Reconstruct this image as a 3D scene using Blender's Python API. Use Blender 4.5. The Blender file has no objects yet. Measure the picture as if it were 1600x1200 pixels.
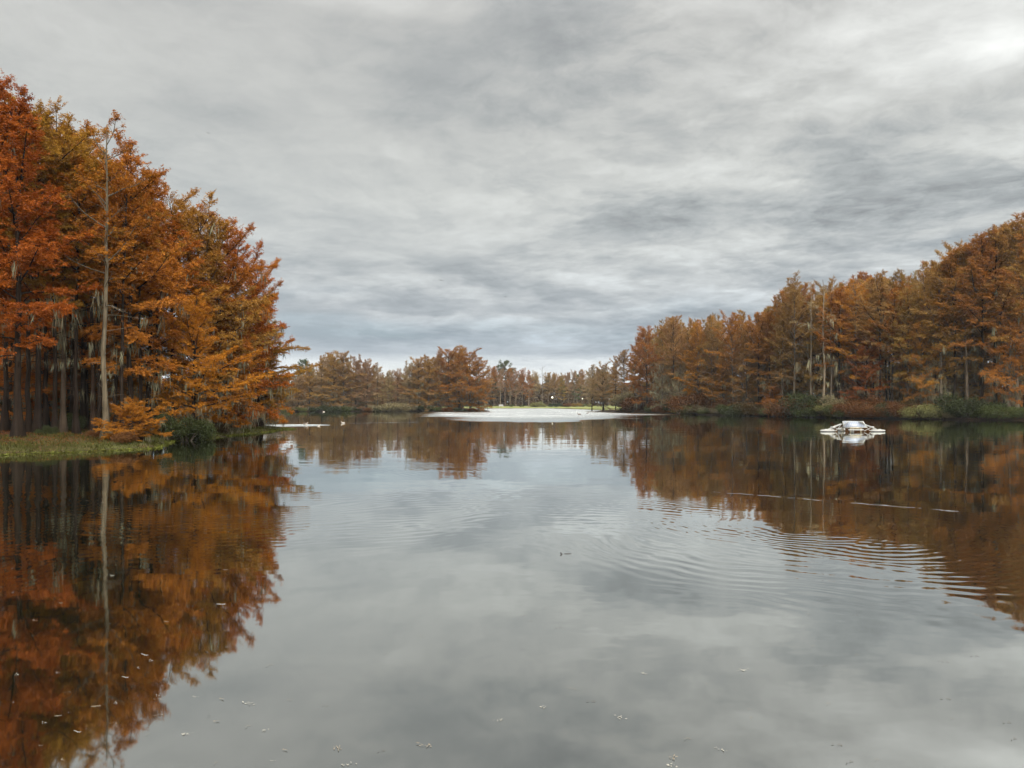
import bpy, math, random
import numpy as np
from mathutils import Vector

# ------------------------------------------------------------------ camera
S = bpy.context.scene
COL = S.collection
CAM_H = 2.2            # eye height above the lake
F = 1155.0             # focal length in photo pixels (1600 wide)
HOR = 630.0            # horizon row in the photo
cam_d = bpy.data.cameras.new('camera')
cam = bpy.data.objects.new('camera', cam_d)
COL.objects.link(cam)
cam.location = (0, 0, CAM_H)
cam.rotation_euler = (math.radians(90), 0, 0)
cam_d.sensor_width = 36.0
cam_d.lens = 36.0 * F / 1600.0
cam_d.shift_y = (HOR - 600.0) / 1600.0
cam_d.clip_end = 8000
cam_d.clip_start = 0.05
S.camera = cam

S.view_settings.view_transform = 'Standard'
S.view_settings.look = 'None'
S.view_settings.exposure = 0.13
S.view_settings.gamma = 1.0
S.render.engine = 'CYCLES'
S.cycles.max_bounces = 5
S.cycles.diffuse_bounces = 3
S.cycles.glossy_bounces = 2
S.cycles.transmission_bounces = 2
S.cycles.volume_bounces = 0
S.cycles.transparent_max_bounces = 4
S.cycles.caustics_reflective = False
S.cycles.caustics_refractive = False
S.cycles.use_denoising = True
S.cycles.use_adaptive_sampling = True
S.cycles.adaptive_threshold = 0.02

# ------------------------------------------------------------------ node helpers
class NT:
    def __init__(self, tree):
        self.t = tree; self.n = tree.nodes; self.l = tree.links
    def node(self, typ, **kw):
        n = self.n.new(typ)
        for k, v in kw.items(): setattr(n, k, v)
        return n
    def put(self, sock, v):
        if v is None: return
        if hasattr(v, 'links') or isinstance(v, bpy.types.NodeSocket): self.l.new(v, sock)
        else: sock.default_value = v
    def m(self, op, a, b=None, c=None, clamp=False):
        n = self.n.new('ShaderNodeMath'); n.operation = op; n.use_clamp = clamp
        self.put(n.inputs[0], a); self.put(n.inputs[1], b); self.put(n.inputs[2], c)
        return n.outputs[0]
    def v(self, op, a, b=None, scale=None):
        n = self.n.new('ShaderNodeVectorMath'); n.operation = op
        self.put(n.inputs[0], a)
        if b is not None: self.put(n.inputs[1], b)
        if scale is not None: self.put(n.inputs['Scale'], scale)
        return n.outputs['Value'] if op in ('LENGTH', 'DOT_PRODUCT', 'DISTANCE') else n.outputs[0]
    def sep(self, a):
        n = self.n.new('ShaderNodeSeparateXYZ'); self.put(n.inputs[0], a); return n.outputs
    def comb(self, x, y, z):
        n = self.n.new('ShaderNodeCombineXYZ')
        self.put(n.inputs[0], x); self.put(n.inputs[1], y); self.put(n.inputs[2], z)
        return n.outputs[0]
    def noise(self, vec, scale, detail=2, rough=0.5, dist=0.0, color=False, w=None):
        n = self.n.new('ShaderNodeTexNoise')
        if w is not None:
            n.noise_dimensions = '4D'; n.inputs['W'].default_value = w
        self.put(n.inputs['Vector'], vec)
        n.inputs['Scale'].default_value = scale; n.inputs['Detail'].default_value = detail
        n.inputs['Roughness'].default_value = rough; n.inputs['Distortion'].default_value = dist
        return n.outputs['Color'] if color else n.outputs[0]
    def mr(self, v, a, b, c=0.0, d=1.0, smooth=True):
        n = self.n.new('ShaderNodeMapRange')
        n.interpolation_type = 'SMOOTHSTEP' if smooth else 'LINEAR'
        self.put(n.inputs[0], v)
        for i, q in enumerate((a, b, c, d)): self.put(n.inputs[i + 1], q)
        return n.outputs[0]
    def mix(self, f, a, b, blend='MIX'):
        n = self.n.new('ShaderNodeMix'); n.data_type = 'RGBA'; n.blend_type = blend
        self.put(n.inputs[0], f)
        for i, q in ((6, a), (7, b)):
            if isinstance(q, tuple) and len(q) == 3: q = q + (1.0,)
            self.put(n.inputs[i], q)
        return n.outputs[2]
    def ramp(self, f, stops, interp='LINEAR'):
        n = self.n.new('ShaderNodeValToRGB'); self.put(n.inputs[0], f)
        cr = n.color_ramp; cr.interpolation = interp
        while len(cr.elements) < len(stops): cr.elements.new(0.5)
        for e, (p, c) in zip(cr.elements, stops):
            e.position = p; e.color = (c[0], c[1], c[2], 1.0)
        return n.outputs[0]

# ------------------------------------------------------------------ sky and sun
SUN_EL, SUN_AZ = math.radians(34), math.radians(158)    # behind and to the right, veiled
W = bpy.data.worlds.new('World'); S.world = W; W.use_nodes = True
w = NT(W.node_tree); w.n.clear()
tc = w.node('ShaderNodeTexCoord')
D = w.v('NORMALIZE', tc.outputs['Generated'])
dx, dy, dz = w.sep(D)
el = w.m('ARCSINE', dz)                                  # elevation, radians
az = w.m('ARCTAN2', dx, dy)                              # 0 straight ahead, + to the right
zz = w.m('ADD', w.m('MAXIMUM', dz, 0.0), 0.10)
P = w.comb(w.m('DIVIDE', dx, zz), w.m('DIVIDE', dy, zz), 0.0)   # cloud deck seen in perspective
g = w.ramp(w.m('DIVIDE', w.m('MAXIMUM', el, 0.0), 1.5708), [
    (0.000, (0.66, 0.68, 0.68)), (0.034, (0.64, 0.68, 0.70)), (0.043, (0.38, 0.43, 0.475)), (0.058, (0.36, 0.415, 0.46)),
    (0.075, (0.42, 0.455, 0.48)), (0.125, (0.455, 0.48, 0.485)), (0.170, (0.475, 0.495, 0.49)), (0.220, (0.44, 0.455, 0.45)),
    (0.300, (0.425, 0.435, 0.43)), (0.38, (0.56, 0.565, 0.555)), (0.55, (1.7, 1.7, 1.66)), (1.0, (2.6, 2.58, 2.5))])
warp = w.noise(P, 0.8, 5, 0.6, color=True)
P2 = w.v('ADD', P, w.v('SCALE', w.v('SUBTRACT', warp, (0.5, 0.5, 0.5)), scale=0.55))
big = w.noise(P2, 0.45, 3, 0.5)
def deck(off):
    v = w.v('ADD', P2, off)
    n = w.noise(v, 0.95, 13, 0.66)
    q = w.noise(v, 3.1, 8, 0.62)
    bil = w.m('ABSOLUTE', w.m('SUBTRACT', w.m('MULTIPLY', q, 2.0), 1.0))   # billowed cells
    return w.m('ADD', n, w.m('MULTIPLY', w.m('SUBTRACT', 0.22, bil), 0.22))
n1 = deck((0.0, 0.0, 0.0))
n1b = deck(w.v('SCALE', w.comb(-0.06, 0.12, 0.0), scale=w.mr(el, 0.05, 0.4, 1.3, 0.6, False)))
edge = w.m('SUBTRACT', n1, n1b)                           # lit flank minus shaded flank
fine = w.noise(w.v('ADD', P, w.v('SCALE', warp, scale=0.3)), 6.5, 8, 0.65)
lowm = w.mr(el, 0.30, 0.05)                               # rolls near the horizon are crisper
# thick bellies are dark and clearly bounded, thin places between them glow
belly = w.mr(n1, 0.46, 0.62)
side = w.mr(az, -0.30, 0.35, 0.6, 1.45)                  # more broken cloud toward the right
f1 = w.m('ADD', 1.10, w.m('MULTIPLY', w.m('SUBTRACT', big, 0.5), 0.40))
f2 = w.m('MULTIPLY', w.m('SUBTRACT', 0.45, belly), w.m('MULTIPLY', side, 0.30))
f3 = w.m('MULTIPLY', edge, w.m('MULTIPLY', side, 1.05))
lump = w.noise(w.v('ADD', P, w.v('SCALE', warp, scale=0.5)), 2.6, 9, 0.60)
lump2 = w.noise(w.v('ADD', w.v('ADD', P, w.v('SCALE', warp, scale=0.5)), (-0.03, 0.07, 0.0)), 2.6, 9, 0.60)
lm = w.m('SUBTRACT', w.mr(w.m('SUBTRACT', lump, lump2), -0.10, 0.10), 0.5)
f4 = w.m('MULTIPLY', w.m('ADD', w.m('MULTIPLY', w.m('SUBTRACT', fine, 0.5), 0.22), w.m('MULTIPLY', lm, 0.11)), side)
calm = w.mr(el, 0.03, 0.22, 0.55, 1.0, False)              # flat quiet bands toward the horizon
fac = w.m('ADD', f1, w.m('MULTIPLY', w.m('ADD', f2, w.m('ADD', f3, f4)), calm))
# rows of small cumulus rolls low over the far shore, lit along their tops
RA = w.comb(w.m('MULTIPLY', az, 4.5), w.m('MULTIPLY', el, 17.0), 0.0)
RA = w.v('ADD', RA, w.v('SCALE', w.v('SUBTRACT', w.noise(RA, 2.2, 3, 0.55, color=True), (0.5, 0.5, 0.5)), scale=0.45))
ra = w.noise(RA, 1.0, 6, 0.55)
rb = w.noise(w.v('ADD', RA, (0.05, 0.34, 0.0)), 1.0, 6, 0.55)
rmask = w.m('MULTIPLY', w.mr(el, 0.060, 0.095), w.mr(el, 0.26, 0.13))
rl = w.m('ADD', w.m('MULTIPLY', w.m('SUBTRACT', w.mr(w.m('SUBTRACT', ra, rb), -0.10, 0.22), 0.35), 0.55), w.m('MULTIPLY', w.m('SUBTRACT', ra, 0.5), 0.40))
fac = w.m('ADD', fac, w.m('MULTIPLY', rl, rmask))
# broad bright and dark regions of the cloud deck (azimuth, elevation, half widths, gain)
def blob(a0, e0, wa, we, gain, prev):
    q = w.comb(w.m('DIVIDE', w.m('SUBTRACT', az, a0), wa), w.m('DIVIDE', w.m('SUBTRACT', el, e0), we), 0.0)
    q = w.v('ADD', q, w.v('SCALE', w.v('SUBTRACT', warp, (0.5, 0.5, 0.5)), scale=1.6))
    r = w.v('LENGTH', q)
    return w.m('ADD', prev, w.m('MULTIPLY', w.mr(r, 1.25, 0.1), gain))
def pa(px): return math.atan((px - 800) / F)
def pe(px, py): return math.atan((HOR - py) / math.hypot(F, px - 800))
for px, py, hx, hy, gn in [(1240, 322, 330, 46, -0.36), (1360, 225, 200, 50, -0.12), (1500, 50, 230, 85, 0.42), (1330, 45, 60, 22, 0.25), (1560, 75, 60, 30, 0.25), (820, 130, 320, 110, -0.15),
                           (600, 8, 170, 22, 0.25), (1340, 420, 300, 55, 0.12), (150, 60, 260, 70, 0.10),
                           (300, 178, 160, 26, -0.10), (1490, 260, 120, 40, 0.22), (640, 325, 200, 25, 0.14),
                           (1040, 10, 130, 26, 0.16), (560, 420, 200, 30, -0.10), (1100, 190, 150, 50, -0.08),
                           (1560, 130, 120, 30, -0.18)]:
    fac = blob(pa(px), pe(px, py), hx / F, hy / F, gn, fac)
cl = w.v('SCALE', g, scale=w.m('MAXIMUM', fac, 0.25))
tint = w.mix(w.mr(fac, 0.75, 1.25), (0.975, 1.0, 1.03), (1.012, 1.0, 0.985))
cl = w.v('MULTIPLY', cl, tint)
# wide glow added to the unseen sky behind the camera, lighting tree fronts
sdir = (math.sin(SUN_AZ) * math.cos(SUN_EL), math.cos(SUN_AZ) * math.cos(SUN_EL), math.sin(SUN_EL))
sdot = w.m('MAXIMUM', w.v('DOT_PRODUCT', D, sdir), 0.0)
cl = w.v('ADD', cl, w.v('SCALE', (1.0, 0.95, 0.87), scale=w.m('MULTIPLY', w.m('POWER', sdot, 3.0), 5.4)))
sky = w.node('ShaderNodeTexSky'); sky.sky_type = 'NISHITA'; sky.sun_disc = False
sky.sun_elevation = SUN_EL; sky.sun_rotation = SUN_AZ
cover = w.mr(w.m('ADD', big, w.m('MULTIPLY', w.mr(el, 0.30, 0.05), -0.10)), 0.22, 0.40, 0.72, 1.0)
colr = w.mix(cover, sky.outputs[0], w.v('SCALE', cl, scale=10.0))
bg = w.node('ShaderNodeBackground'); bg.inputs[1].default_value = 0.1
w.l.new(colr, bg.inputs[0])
wo = w.node('ShaderNodeOutputWorld'); w.l.new(bg.outputs[0], wo.inputs[0])
W.cycles.sampling_method = 'MANUAL'; W.cycles.sample_map_resolution = 512

sl = bpy.data.lights.new('sun', 'SUN'); sl.energy = 1.5; sl.angle = math.radians(14); sl.color = (1.0, 0.95, 0.88)
sun = bpy.data.objects.new('sun', sl); COL.objects.link(sun)
sd_ = Vector((math.sin(SUN_AZ) * math.cos(SUN_EL), math.cos(SUN_AZ) * math.cos(SUN_EL), math.sin(SUN_EL)))
sun.rotation_euler = sd_.to_track_quat('Z', 'Y').to_euler(); sun.location = (20, -20, 40)

# ------------------------------------------------------------------ generic helpers
def tag(o, label=None, cat=None, group=None, kind=None):
    for k, v in (('label', label), ('category', cat), ('group', group), ('kind', kind)):
        if v: o[k] = v
    return o
def empty(name, loc=(0, 0, 0), rz=0.0):
    o = bpy.data.objects.new(name, None); COL.objects.link(o)
    o.location = loc; o.rotation_euler = (0, 0, rz); o.empty_display_size = 0.2
    return o
def link(name, data, parent=None, loc=(0, 0, 0)):
    o = bpy.data.objects.new(name, data); COL.objects.link(o); o.location = loc
    if parent: o.parent = parent
    return o
def mat_new(name):
    m = bpy.data.materials.new(name); m.use_nodes = True
    t = NT(m.node_tree); t.n.clear()
    out = t.node('ShaderNodeOutputMaterial')
    return m, t, out
def np_mesh(name, V, Fq, mat, var=None, smooth=False):
    """V (n,3); Fq list of (m,k) index arrays"""
    me = bpy.data.meshes.new(name)
    V = np.asarray(V, dtype=np.float32)
    me.vertices.add(len(V)); me.vertices.foreach_set('co', V.ravel())
    idx = np.concatenate([f.ravel() for f in Fq]).astype(np.int32)
    tot = np.concatenate([np.full(len(f), f.shape[1]) for f in Fq]).astype(np.int32)
    st = np.concatenate([[0], np.cumsum(tot)[:-1]]).astype(np.int32)
    me.loops.add(len(idx)); me.loops.foreach_set('vertex_index', idx)
    me.polygons.add(len(tot)); me.polygons.foreach_set('loop_start', st)
    try: me.polygons.foreach_set('loop_total', tot)
    except Exception: pass
    if smooth: me.polygons.foreach_set('use_smooth', np.ones(len(tot), dtype=bool))
    if var is not None:
        a = me.attributes.new('var', 'FLOAT', 'FACE'); a.data.foreach_set('value', np.asarray(var, dtype=np.float32))
    me.update(calc_edges=True); me.validate()
    if mat: me.materials.append(mat)
    return me
def unit(a):
    return a / np.maximum(np.linalg.norm(a, axis=-1, keepdims=True), 1e-9)
class Tubes:
    def __init__(s): s.V = []; s.F = []; s.n = 0
    def add(s, pts, rad, sides=5, flare=None):
        pts = np.asarray(pts, float); k = len(pts)
        d = np.gradient(pts, axis=0); d = unit(d)
        ref = np.where(np.abs(d[:, 2:3]) > 0.9, np.array([[1.0, 0, 0]]), np.array([[0, 0, 1.0]]))
        u = unit(np.cross(d, ref)); v = np.cross(d, u)
        a = np.arange(sides) * 2 * math.pi / sides
        R = np.asarray(rad, float)[:, None]
        if flare is not None: R = R * flare(a, k)
        ring = pts[:, None, :] + R[:, :, None] * (np.cos(a)[None, :, None] * u[:, None, :] + np.sin(a)[None, :, None] * v[:, None, :])
        s.V.append(ring.reshape(-1, 3))
        i = np.arange(k - 1)[:, None] * sides; j = np.arange(sides)[None, :]; j2 = (j + 1) % sides
        q = np.stack([i + j, i + j2, i + sides + j2, i + sides + j], -1).reshape(-1, 4) + s.n
        s.F.append(q); s.n += k * sides
    def mesh(s, name, mat): return np_mesh(name, np.concatenate(s.V), [np.concatenate(s.F)], mat, smooth=True)
def diamonds(C, U, Vv, L, Wd, bend=0.0):
    """leaf-like four-sided faces"""
    n = len(C)
    L = np.asarray(L)[:, None]; Wd = np.asarray(Wd)[:, None]
    mid = C + U * L * 0.45
    tip = C + U * L; tip[:, 2] -= (bend * L[:, 0])
    V = np.stack([C, mid + Vv * Wd / 2, tip, mid - Vv * Wd / 2], 1).reshape(-1, 3)
    Fq = np.arange(n * 4).reshape(n, 4)
    return V, Fq

# ------------------------------------------------------------------ materials
def leaf_material(name, transl=0.35):
    m, t, out = mat_new(name)
    oi = t.node('ShaderNodeObjectInfo'); at = t.node('ShaderNodeAttribute'); at.attribute_name = 'var'
    geo = t.node('ShaderNodeTexCoord')
    nz = t.noise(geo.outputs['Object'], 0.55, 3, 0.6)
    v = t.m('ADD', t.m('MULTIPLY', at.outputs['Fac'], 0.75), t.m('MULTIPLY', t.m('SUBTRACT', nz, 0.5), 0.75))
    dark = t.mix(1.0, oi.outputs['Color'], (0.50, 0.38, 0.30), 'MULTIPLY')
    lite = t.mix(1.0, oi.outputs['Color'], (1.45, 1.58, 1.30), 'MULTIPLY')
    c = t.mix(t.m('ADD', v, 0.02, clamp=True), dark, lite)
    df = t.node('ShaderNodeBsdfDiffuse'); tr = t.node('ShaderNodeBsdfTranslucent')
    t.l.new(c, df.inputs[0]); t.l.new(c, tr.inputs[0])
    mx = t.node('ShaderNodeMixShader'); mx.inputs[0].default_value = transl
    t.l.new(df.outputs[0], mx.inputs[1]); t.l.new(tr.outputs[0], mx.inputs[2]); t.l.new(mx.outputs[0], out.inputs[0])
    return m
def bark_material(name, c0, c1):
    m, t, out = mat_new(name)
    tc = t.node('ShaderNodeTexCoord')
    st = t.noise(t.v('MULTIPLY', tc.outputs['Object'], (9, 9, 0.7)), 1.6, 4, 0.65)
    pt = t.noise(tc.outputs['Object'], 0.8, 3, 0.6)
    oi = t.node('ShaderNodeObjectInfo')
    k = t.mr(t.m('ADD', t.m('MULTIPLY', st, 0.6), t.m('MULTIPLY', pt, 0.5)), 0.35, 0.75)
    c = t.mix(k, c0, c1)
    c = t.mix(1.0, c, oi.outputs['Color'], 'MULTIPLY')
    p = t.node('ShaderNodeBsdfPrincipled'); t.l.new(c, p.inputs['Base Color']); p.inputs['Roughness'].default_value = 0.95; p.inputs['Specular IOR Level'].default_value = 0.08
    b = t.node('ShaderNodeBump'); b.inputs['Strength'].default_value = 0.6; b.inputs['Distance'].default_value = 0.03
    t.l.new(st, b.inputs['Height']); t.l.new(b.outputs[0], p.inputs['Normal'])
    t.l.new(p.outputs[0], out.inputs[0])
    return m
def plain(name, c, rough=0.5, metal=0.0, nscale=6.0, namp=0.25, emit=None):
    m, t, out = mat_new(name)
    tc = t.node('ShaderNodeTexCoord')
    n = t.noise(tc.outputs['Object'], nscale, 4, 0.6)
    cc = t.mix(n, tuple(x * (1 - namp) for x in c), tuple(min(1, x * (1 + namp)) for x in c))
    p = t.node('ShaderNodeBsdfPrincipled'); t.l.new(cc, p.inputs['Base Color'])
    p.inputs['Roughness'].default_value = rough; p.inputs['Metallic'].default_value = metal
    if emit:
        p.inputs['Emission Color'].default_value = (*emit[0], 1); p.inputs['Emission Strength'].default_value = emit[1]
    t.l.new(p.outputs[0], out.inputs[0])
    return m
M_LEAF = leaf_material('cypress_foliage', 0.24)
M_GREEN = leaf_material('green_foliage', 0.25)
M_MOSS = leaf_material('spanish_moss', 0.25)
M_BARK = bark_material('bark', (0.035, 0.026, 0.020), (0.125, 0.10, 0.078))

# ------------------------------------------------------------------ lake outline and ground
LAKE = np.array([(-26, -60), (-24, 10), (-22.2, 31.4), (-18.6, 34.4), (-17.6, 36.4), (-18.6, 39), (-19.8, 43), (-19.0, 47), (-19.2, 52),
    (-18.9, 58), (-19.3, 62.5), (-22, 66), (-35, 80), (-62, 112), (-90, 150), (-86, 182), (-62, 191), (-45, 194), (-25, 196), (-11, 194),
    (-5.8, 197), (-5.6, 207), (-10, 240), (-16, 285), (-14, 315), (10, 319), (34, 317), (46, 300), (42, 250), (34, 216),
    (25, 203), (21.5, 194), (22.5, 186), (26, 168), (32.5, 150), (40, 130), (48, 110.5), (57, 99.5), (66, 93.5), (82, 85), (100, 60), (100, -60)], float)
def lake_sd(x, y):
    """signed distance to the shoreline, + on land"""
    p = np.stack([x, y], -1).reshape(-1, 2)
    d = np.full(len(p), 1e9); ins = np.zeros(len(p), bool)
    n = len(LAKE)
    for i in range(n):
        a, b = LAKE[i], LAKE[(i + 1) % n]
        ab = b - a; t = np.clip(((p - a) @ ab) / (ab @ ab), 0, 1)
        d = np.minimum(d, np.linalg.norm(p - a - t[:, None] * ab, axis=1))
        c = ((a[1] > p[:, 1]) != (b[1] > p[:, 1]))
        xi = (b[0] - a[0]) * (p[:, 1] - a[1]) / ((b[1] - a[1]) if b[1] != a[1] else 1e-9) + a[0]
        ins ^= c & (p[:, 0] < xi)
    return np.where(ins, -d, d).reshape(np.shape(x))
def wob(x, y):
    return (np.sin(x * 1.3 + 2 * np.sin(y * 0.7)) + np.sin(y * 1.7 + 1.5 * np.sin(x * 0.9)) + 0.6 * np.sin(x * 3.7 + y * 2.9)) / 2.6
def ground_z(x, y):
    x = np.asarray(x, float); y = np.asarray(y, float)
    s = lake_sd(x, y) + 0.35 * wob(x, y)
    land = 0.02 + 0.42 * (1 - np.exp(-np.maximum(s, 0) / 2.2)) + 0.55 * (1 - np.exp(-np.maximum(s, 0) / 18)) + 0.05 * wob(x * 0.8, y * 0.8) * np.clip(s / 2, 0, 1)
    bed = -np.minimum(1.5, -np.minimum(s, 0) * 0.35)
    return np.where(s > 0, land, bed)
def gz(x, y): return float(ground_z(np.array([x]), np.array([y]))[0])
def axis(segs):
    out = []
    for a, b, st in segs: out += list(np.arange(a, b, st))
    return np.array(out + [segs[-1][1]], float)
gx = axis([(-4000, -400, 400), (-400, -120, 10), (-120, -30, 2.5), (-30, -14, 0.4), (-14, 14, 3), (14, 110, 1.5), (110, 400, 10), (400, 4000, 400)])
gy = axis([(-600, -60, 60), (-60, 24, 6), (24, 72, 0.5), (72, 340, 1.5), (340, 480, 10), (480, 6000, 400)])
X, Y = np.meshgrid(gx, gy)
Z = ground_z(X, Y)
nx, ny = len(gx), len(gy)
ii = (np.arange(ny - 1)[:, None] * nx + np.arange(nx - 1)[None, :]).ravel()
quads = np.stack([ii, ii + 1, ii + nx + 1, ii + nx], -1)
m, t, out = mat_new('leafy_ground')
tcn = t.node('ShaderNodeTexCoord'); pos = tcn.outputs['Object']
px_, py_, pz_ = t.sep(pos)
n_a = t.noise(pos, 0.35, 4, 0.6); n_b = t.noise(pos, 6.0, 4, 0.7); n_c = t.noise(pos, 28.0, 2, 0.6)
litter = t.mix(t.mr(n_b, 0.35, 0.7), (0.022, 0.013, 0.008), (0.085, 0.040, 0.017))
grass = t.mix(n_b, (0.030, 0.040, 0.012), (0.10, 0.12, 0.035))
lawn = t.mix(t.mr(n_a, 0.35, 0.65), (0.10, 0.13, 0.04), (0.19, 0.19, 0.07))
gmask = t.m('MULTIPLY', t.m('MULTIPLY', t.mr(pz_, 0.62, 0.30), t.mr(n_a, 0.30, 0.62)), t.m('MULTIPLY', t.mr(px_, -10, -14), t.mr(py_, 90, 75)))
c1 = t.mix(t.m('MULTIPLY', gmask, 0.7), litter, grass)
far = t.m('MULTIPLY', t.mr(py_, 225, 290), t.mr(px_, 80, 45))
c1 = t.mix(far, c1, lawn)
mud = t.m('MAXIMUM', t.mr(pz_, 0.10, 0.02), t.m('MULTIPLY', t.m('MULTIPLY', t.mr(pz_, 0.5, 0.3), t.mr(py_, 90, 110)), t.mr(py_, 250, 215)))
c1 = t.mix(mud, c1, (0.022, 0.016, 0.010))
c1 = t.mix(t.m('MULTIPLY', t.mr(n_c, 0.62, 0.70), 0.5), c1, (0.26, 0.13, 0.05))
p = t.node('ShaderNodeBsdfPrincipled'); p.inputs['Roughness'].default_value = 0.95; p.inputs['Specular IOR Level'].default_value = 0.1
t.l.new(c1, p.inputs['Base Color'])
b = t.node('ShaderNodeBump'); b.inputs['Strength'].default_value = 0.8; b.inputs['Distance'].default_value = 0.08
t.l.new(n_b, b.inputs['Height']); t.l.new(b.outputs[0], p.inputs['Normal']); t.l.new(p.outputs[0], out.inputs[0])
go = link('ground', np_mesh('ground', np.stack([X.ravel(), Y.ravel(), Z.ravel()], -1), [quads], m, smooth=True))
tag(go, kind='structure')

# ------------------------------------------------------------------ lake water
def at(px, py, z=0.0):
    """lake surface point seen at a photo pixel"""
    d = (CAM_H - z) * F / (py - HOR)
    return ((px - 800) / F * d, d)
m, t, out = mat_new('lake_water')
geo = t.node('ShaderNodeNewGeometry'); pos = geo.outputs['Position']
X_, Y_, _ = t.sep(pos)
flat = t.comb(X_, Y_, 0.0)
def cent(c): return t.v('SUBTRACT', c, (0.5, 0.5, 0.5))
# calm long undulation and small ripples that come and go in patches
patch = t.mr(t.noise(flat, 0.10, 3, 0.55), 0.42, 0.68)
s0 = t.v('SCALE', cent(t.noise(t.v('MULTIPLY', flat, (0.35, 1.0, 1.0)), 0.9, 2, 0.5, color=True)), scale=0.016)
s1 = t.v('SCALE', cent(t.noise(t.v('MULTIPLY', flat, (0.45, 1.0, 1.0)), 5.0, 2, 0.55, color=True)),
         scale=t.m('ADD', 0.006, t.m('MULTIPLY', patch, 0.034)))
sx, sy, _z = t.sep(t.v('ADD', s0, s1))
SXs, SYs = [t.m('MULTIPLY', sx, 0.5)], [sy]
def rings(cx, cy, lam, r0, r1, amp, seed, arc=None, thr=0.46):
    rel = t.v('SUBTRACT', flat, (cx, cy, 0.0))
    wv = t.noise(flat, 0.5, 2, 0.5, w=seed)
    r = t.v('LENGTH', rel); r_ = t.m('ADD', r, t.m('MULTIPLY', wv, 1.5))
    e = t.m('MULTIPLY', t.mr(r, r0, r0 + (r1 - r0) * 0.45), t.mr(r, r1, r0 + (r1 - r0) * 0.40))
    e = t.m('MULTIPLY', e, t.mr(t.noise(flat, 0.45, 2, 0.5, w=seed + 3), thr - 0.13, thr + 0.12))
    if arc is not None:
        dd = t.v('DOT_PRODUCT', t.v('NORMALIZE', rel), (math.sin(arc[0]), math.cos(arc[0]), 0.0))
        e = t.m('MULTIPLY', e, t.mr(dd, arc[1], arc[1] + 0.5))
    c = t.m('MULTIPLY', t.m('COSINE', t.m('MULTIPLY', r_, 2 * math.pi / lam)), t.m('MULTIPLY', e, amp))
    dv = t.v('SCALE', t.v('NORMALIZE', rel), scale=c)
    a, b_, _ = t.sep(dv); SXs.append(a); SYs.append(b_)
c1x, c1y = at(1335, 818)
rings(c1x, c1y, 0.23, 1.0, 5.0, 0.020, 1.0, arc=(math.radians(190), -0.5), thr=0.44)
rings(c1x - 0.4, c1y - 0.2, 0.33, 2.4, 7.0, 0.017, 21.0, arc=(math.radians(195), -0.2), thr=0.43)
rings(c1x - 1.3, c1y + 0.6, 0.17, 0.8, 4.2, 0.015, 4.0, arc=(math.radians(230), -0.6), thr=0.42)
rings(-0.8, 7.2, 0.34, 3.5, 15.0, 0.009, 7.0, thr=0.50)
rings(-6.5, 20.0, 0.30, 2.0, 12.0, 0.012, 11.0, thr=0.50)
# a thin drifting wake line across the right half
def ridge(p0, p1, width, amp, seed):
    ax, ay = p1[0] - p0[0], p1[1] - p0[1]; L = math.hypot(ax, ay); ux, uy = ax / L, ay / L
    rel = t.v('SUBTRACT', flat, (p0[0], p0[1], 0.0))
    s = t.v('DOT_PRODUCT', rel, (ux, uy, 0.0)); n = t.v('DOT_PRODUCT', rel, (-uy, ux, 0.0))
    n = t.m('ADD', n, t.m('MULTIPLY', t.m('SUBTRACT', t.noise(flat, 0.7, 4, 0.6, w=seed), 0.5), 1.1))
    br = t.mr(t.noise(flat, 3.2, 3, 0.6, w=seed + 2), 0.47, 0.53)
    e = t.m('MULTIPLY', t.m('MULTIPLY', t.mr(s, 0.0, 0.4), t.mr(s, L, L - 0.4)), br)
    e = t.m('MULTIPLY', e, t.mr(t.m('ABSOLUTE', n), width, width * 0.3))
    SYs.append(t.m('MULTIPLY', e, -amp))
ridge(at(1110, 768), at(1532, 802), 0.04, 0.17, 2.0)
ridge(at(540, 661.5), at(655, 659.5), 0.5, 0.20, 5.0)
# water ruffled by the breeze: the open reach in the distance and the duck's wake
def ell(cx, cy, ax, ay, soft=0.25, wamp=0.5, ws=0.05):
    q = t.comb(t.m('DIVIDE', t.m('SUBTRACT', X_, cx), ax), t.m('DIVIDE', t.m('SUBTRACT', Y_, cy), ay), 0.0)
    r = t.m('ADD', t.v('LENGTH', q), t.m('MULTIPLY', t.m('SUBTRACT', t.noise(flat, ws, 3, 0.6), 0.5), wamp))
    return t.mr(r, 1.0 + soft / 2, 1.0 - soft / 2)
ruf = ell(2.5, 215.0, 23.5, 116.0, 0.30, 0.35, 0.06)
wk = at(458, 664.6)
ruf2 = ell(wk[0], wk[1], 3.2, 3.2, 0.5, 0.4, 0.8)
ruf3 = t.m('MULTIPLY', ell(26, 152.0, 10.0, 16.0, 0.4, 0.5, 0.08), 1.0)
ruf = t.m('MULTIPLY', ruf, t.mr(t.noise(t.v('MULTIPLY', flat, (0.035, 0.22, 1.0)), 1.0, 4, 0.6), 0.30, 0.46, 0.45, 1.0))
R = t.m('MAXIMUM', ruf, t.m('MAXIMUM', ruf2, ruf3))
ch = cent(t.noise(flat, 9.0, 2, 0.6, color=True))
cxs, cys, _ = t.sep(ch)
SXs.append(t.m('MULTIPLY', t.m('MULTIPLY', cxs, R), 0.9)); SYs.append(t.m('MULTIPLY', t.m('SUBTRACT', t.m('MULTIPLY', cys, 1.0), t.mr(t.noise(t.v('MULTIPLY', flat, (0.10, 0.35, 1.0)), 1.0, 4, 0.6), 0.25, 0.75, 0.15, 0.37)), R))
def addall(l):
    a = l[0]
    for q in l[1:]: a = t.m('ADD', a, q)
    return a
N = t.v('NORMALIZE', t.comb(addall(SXs), addall(SYs), 1.0))
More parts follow.
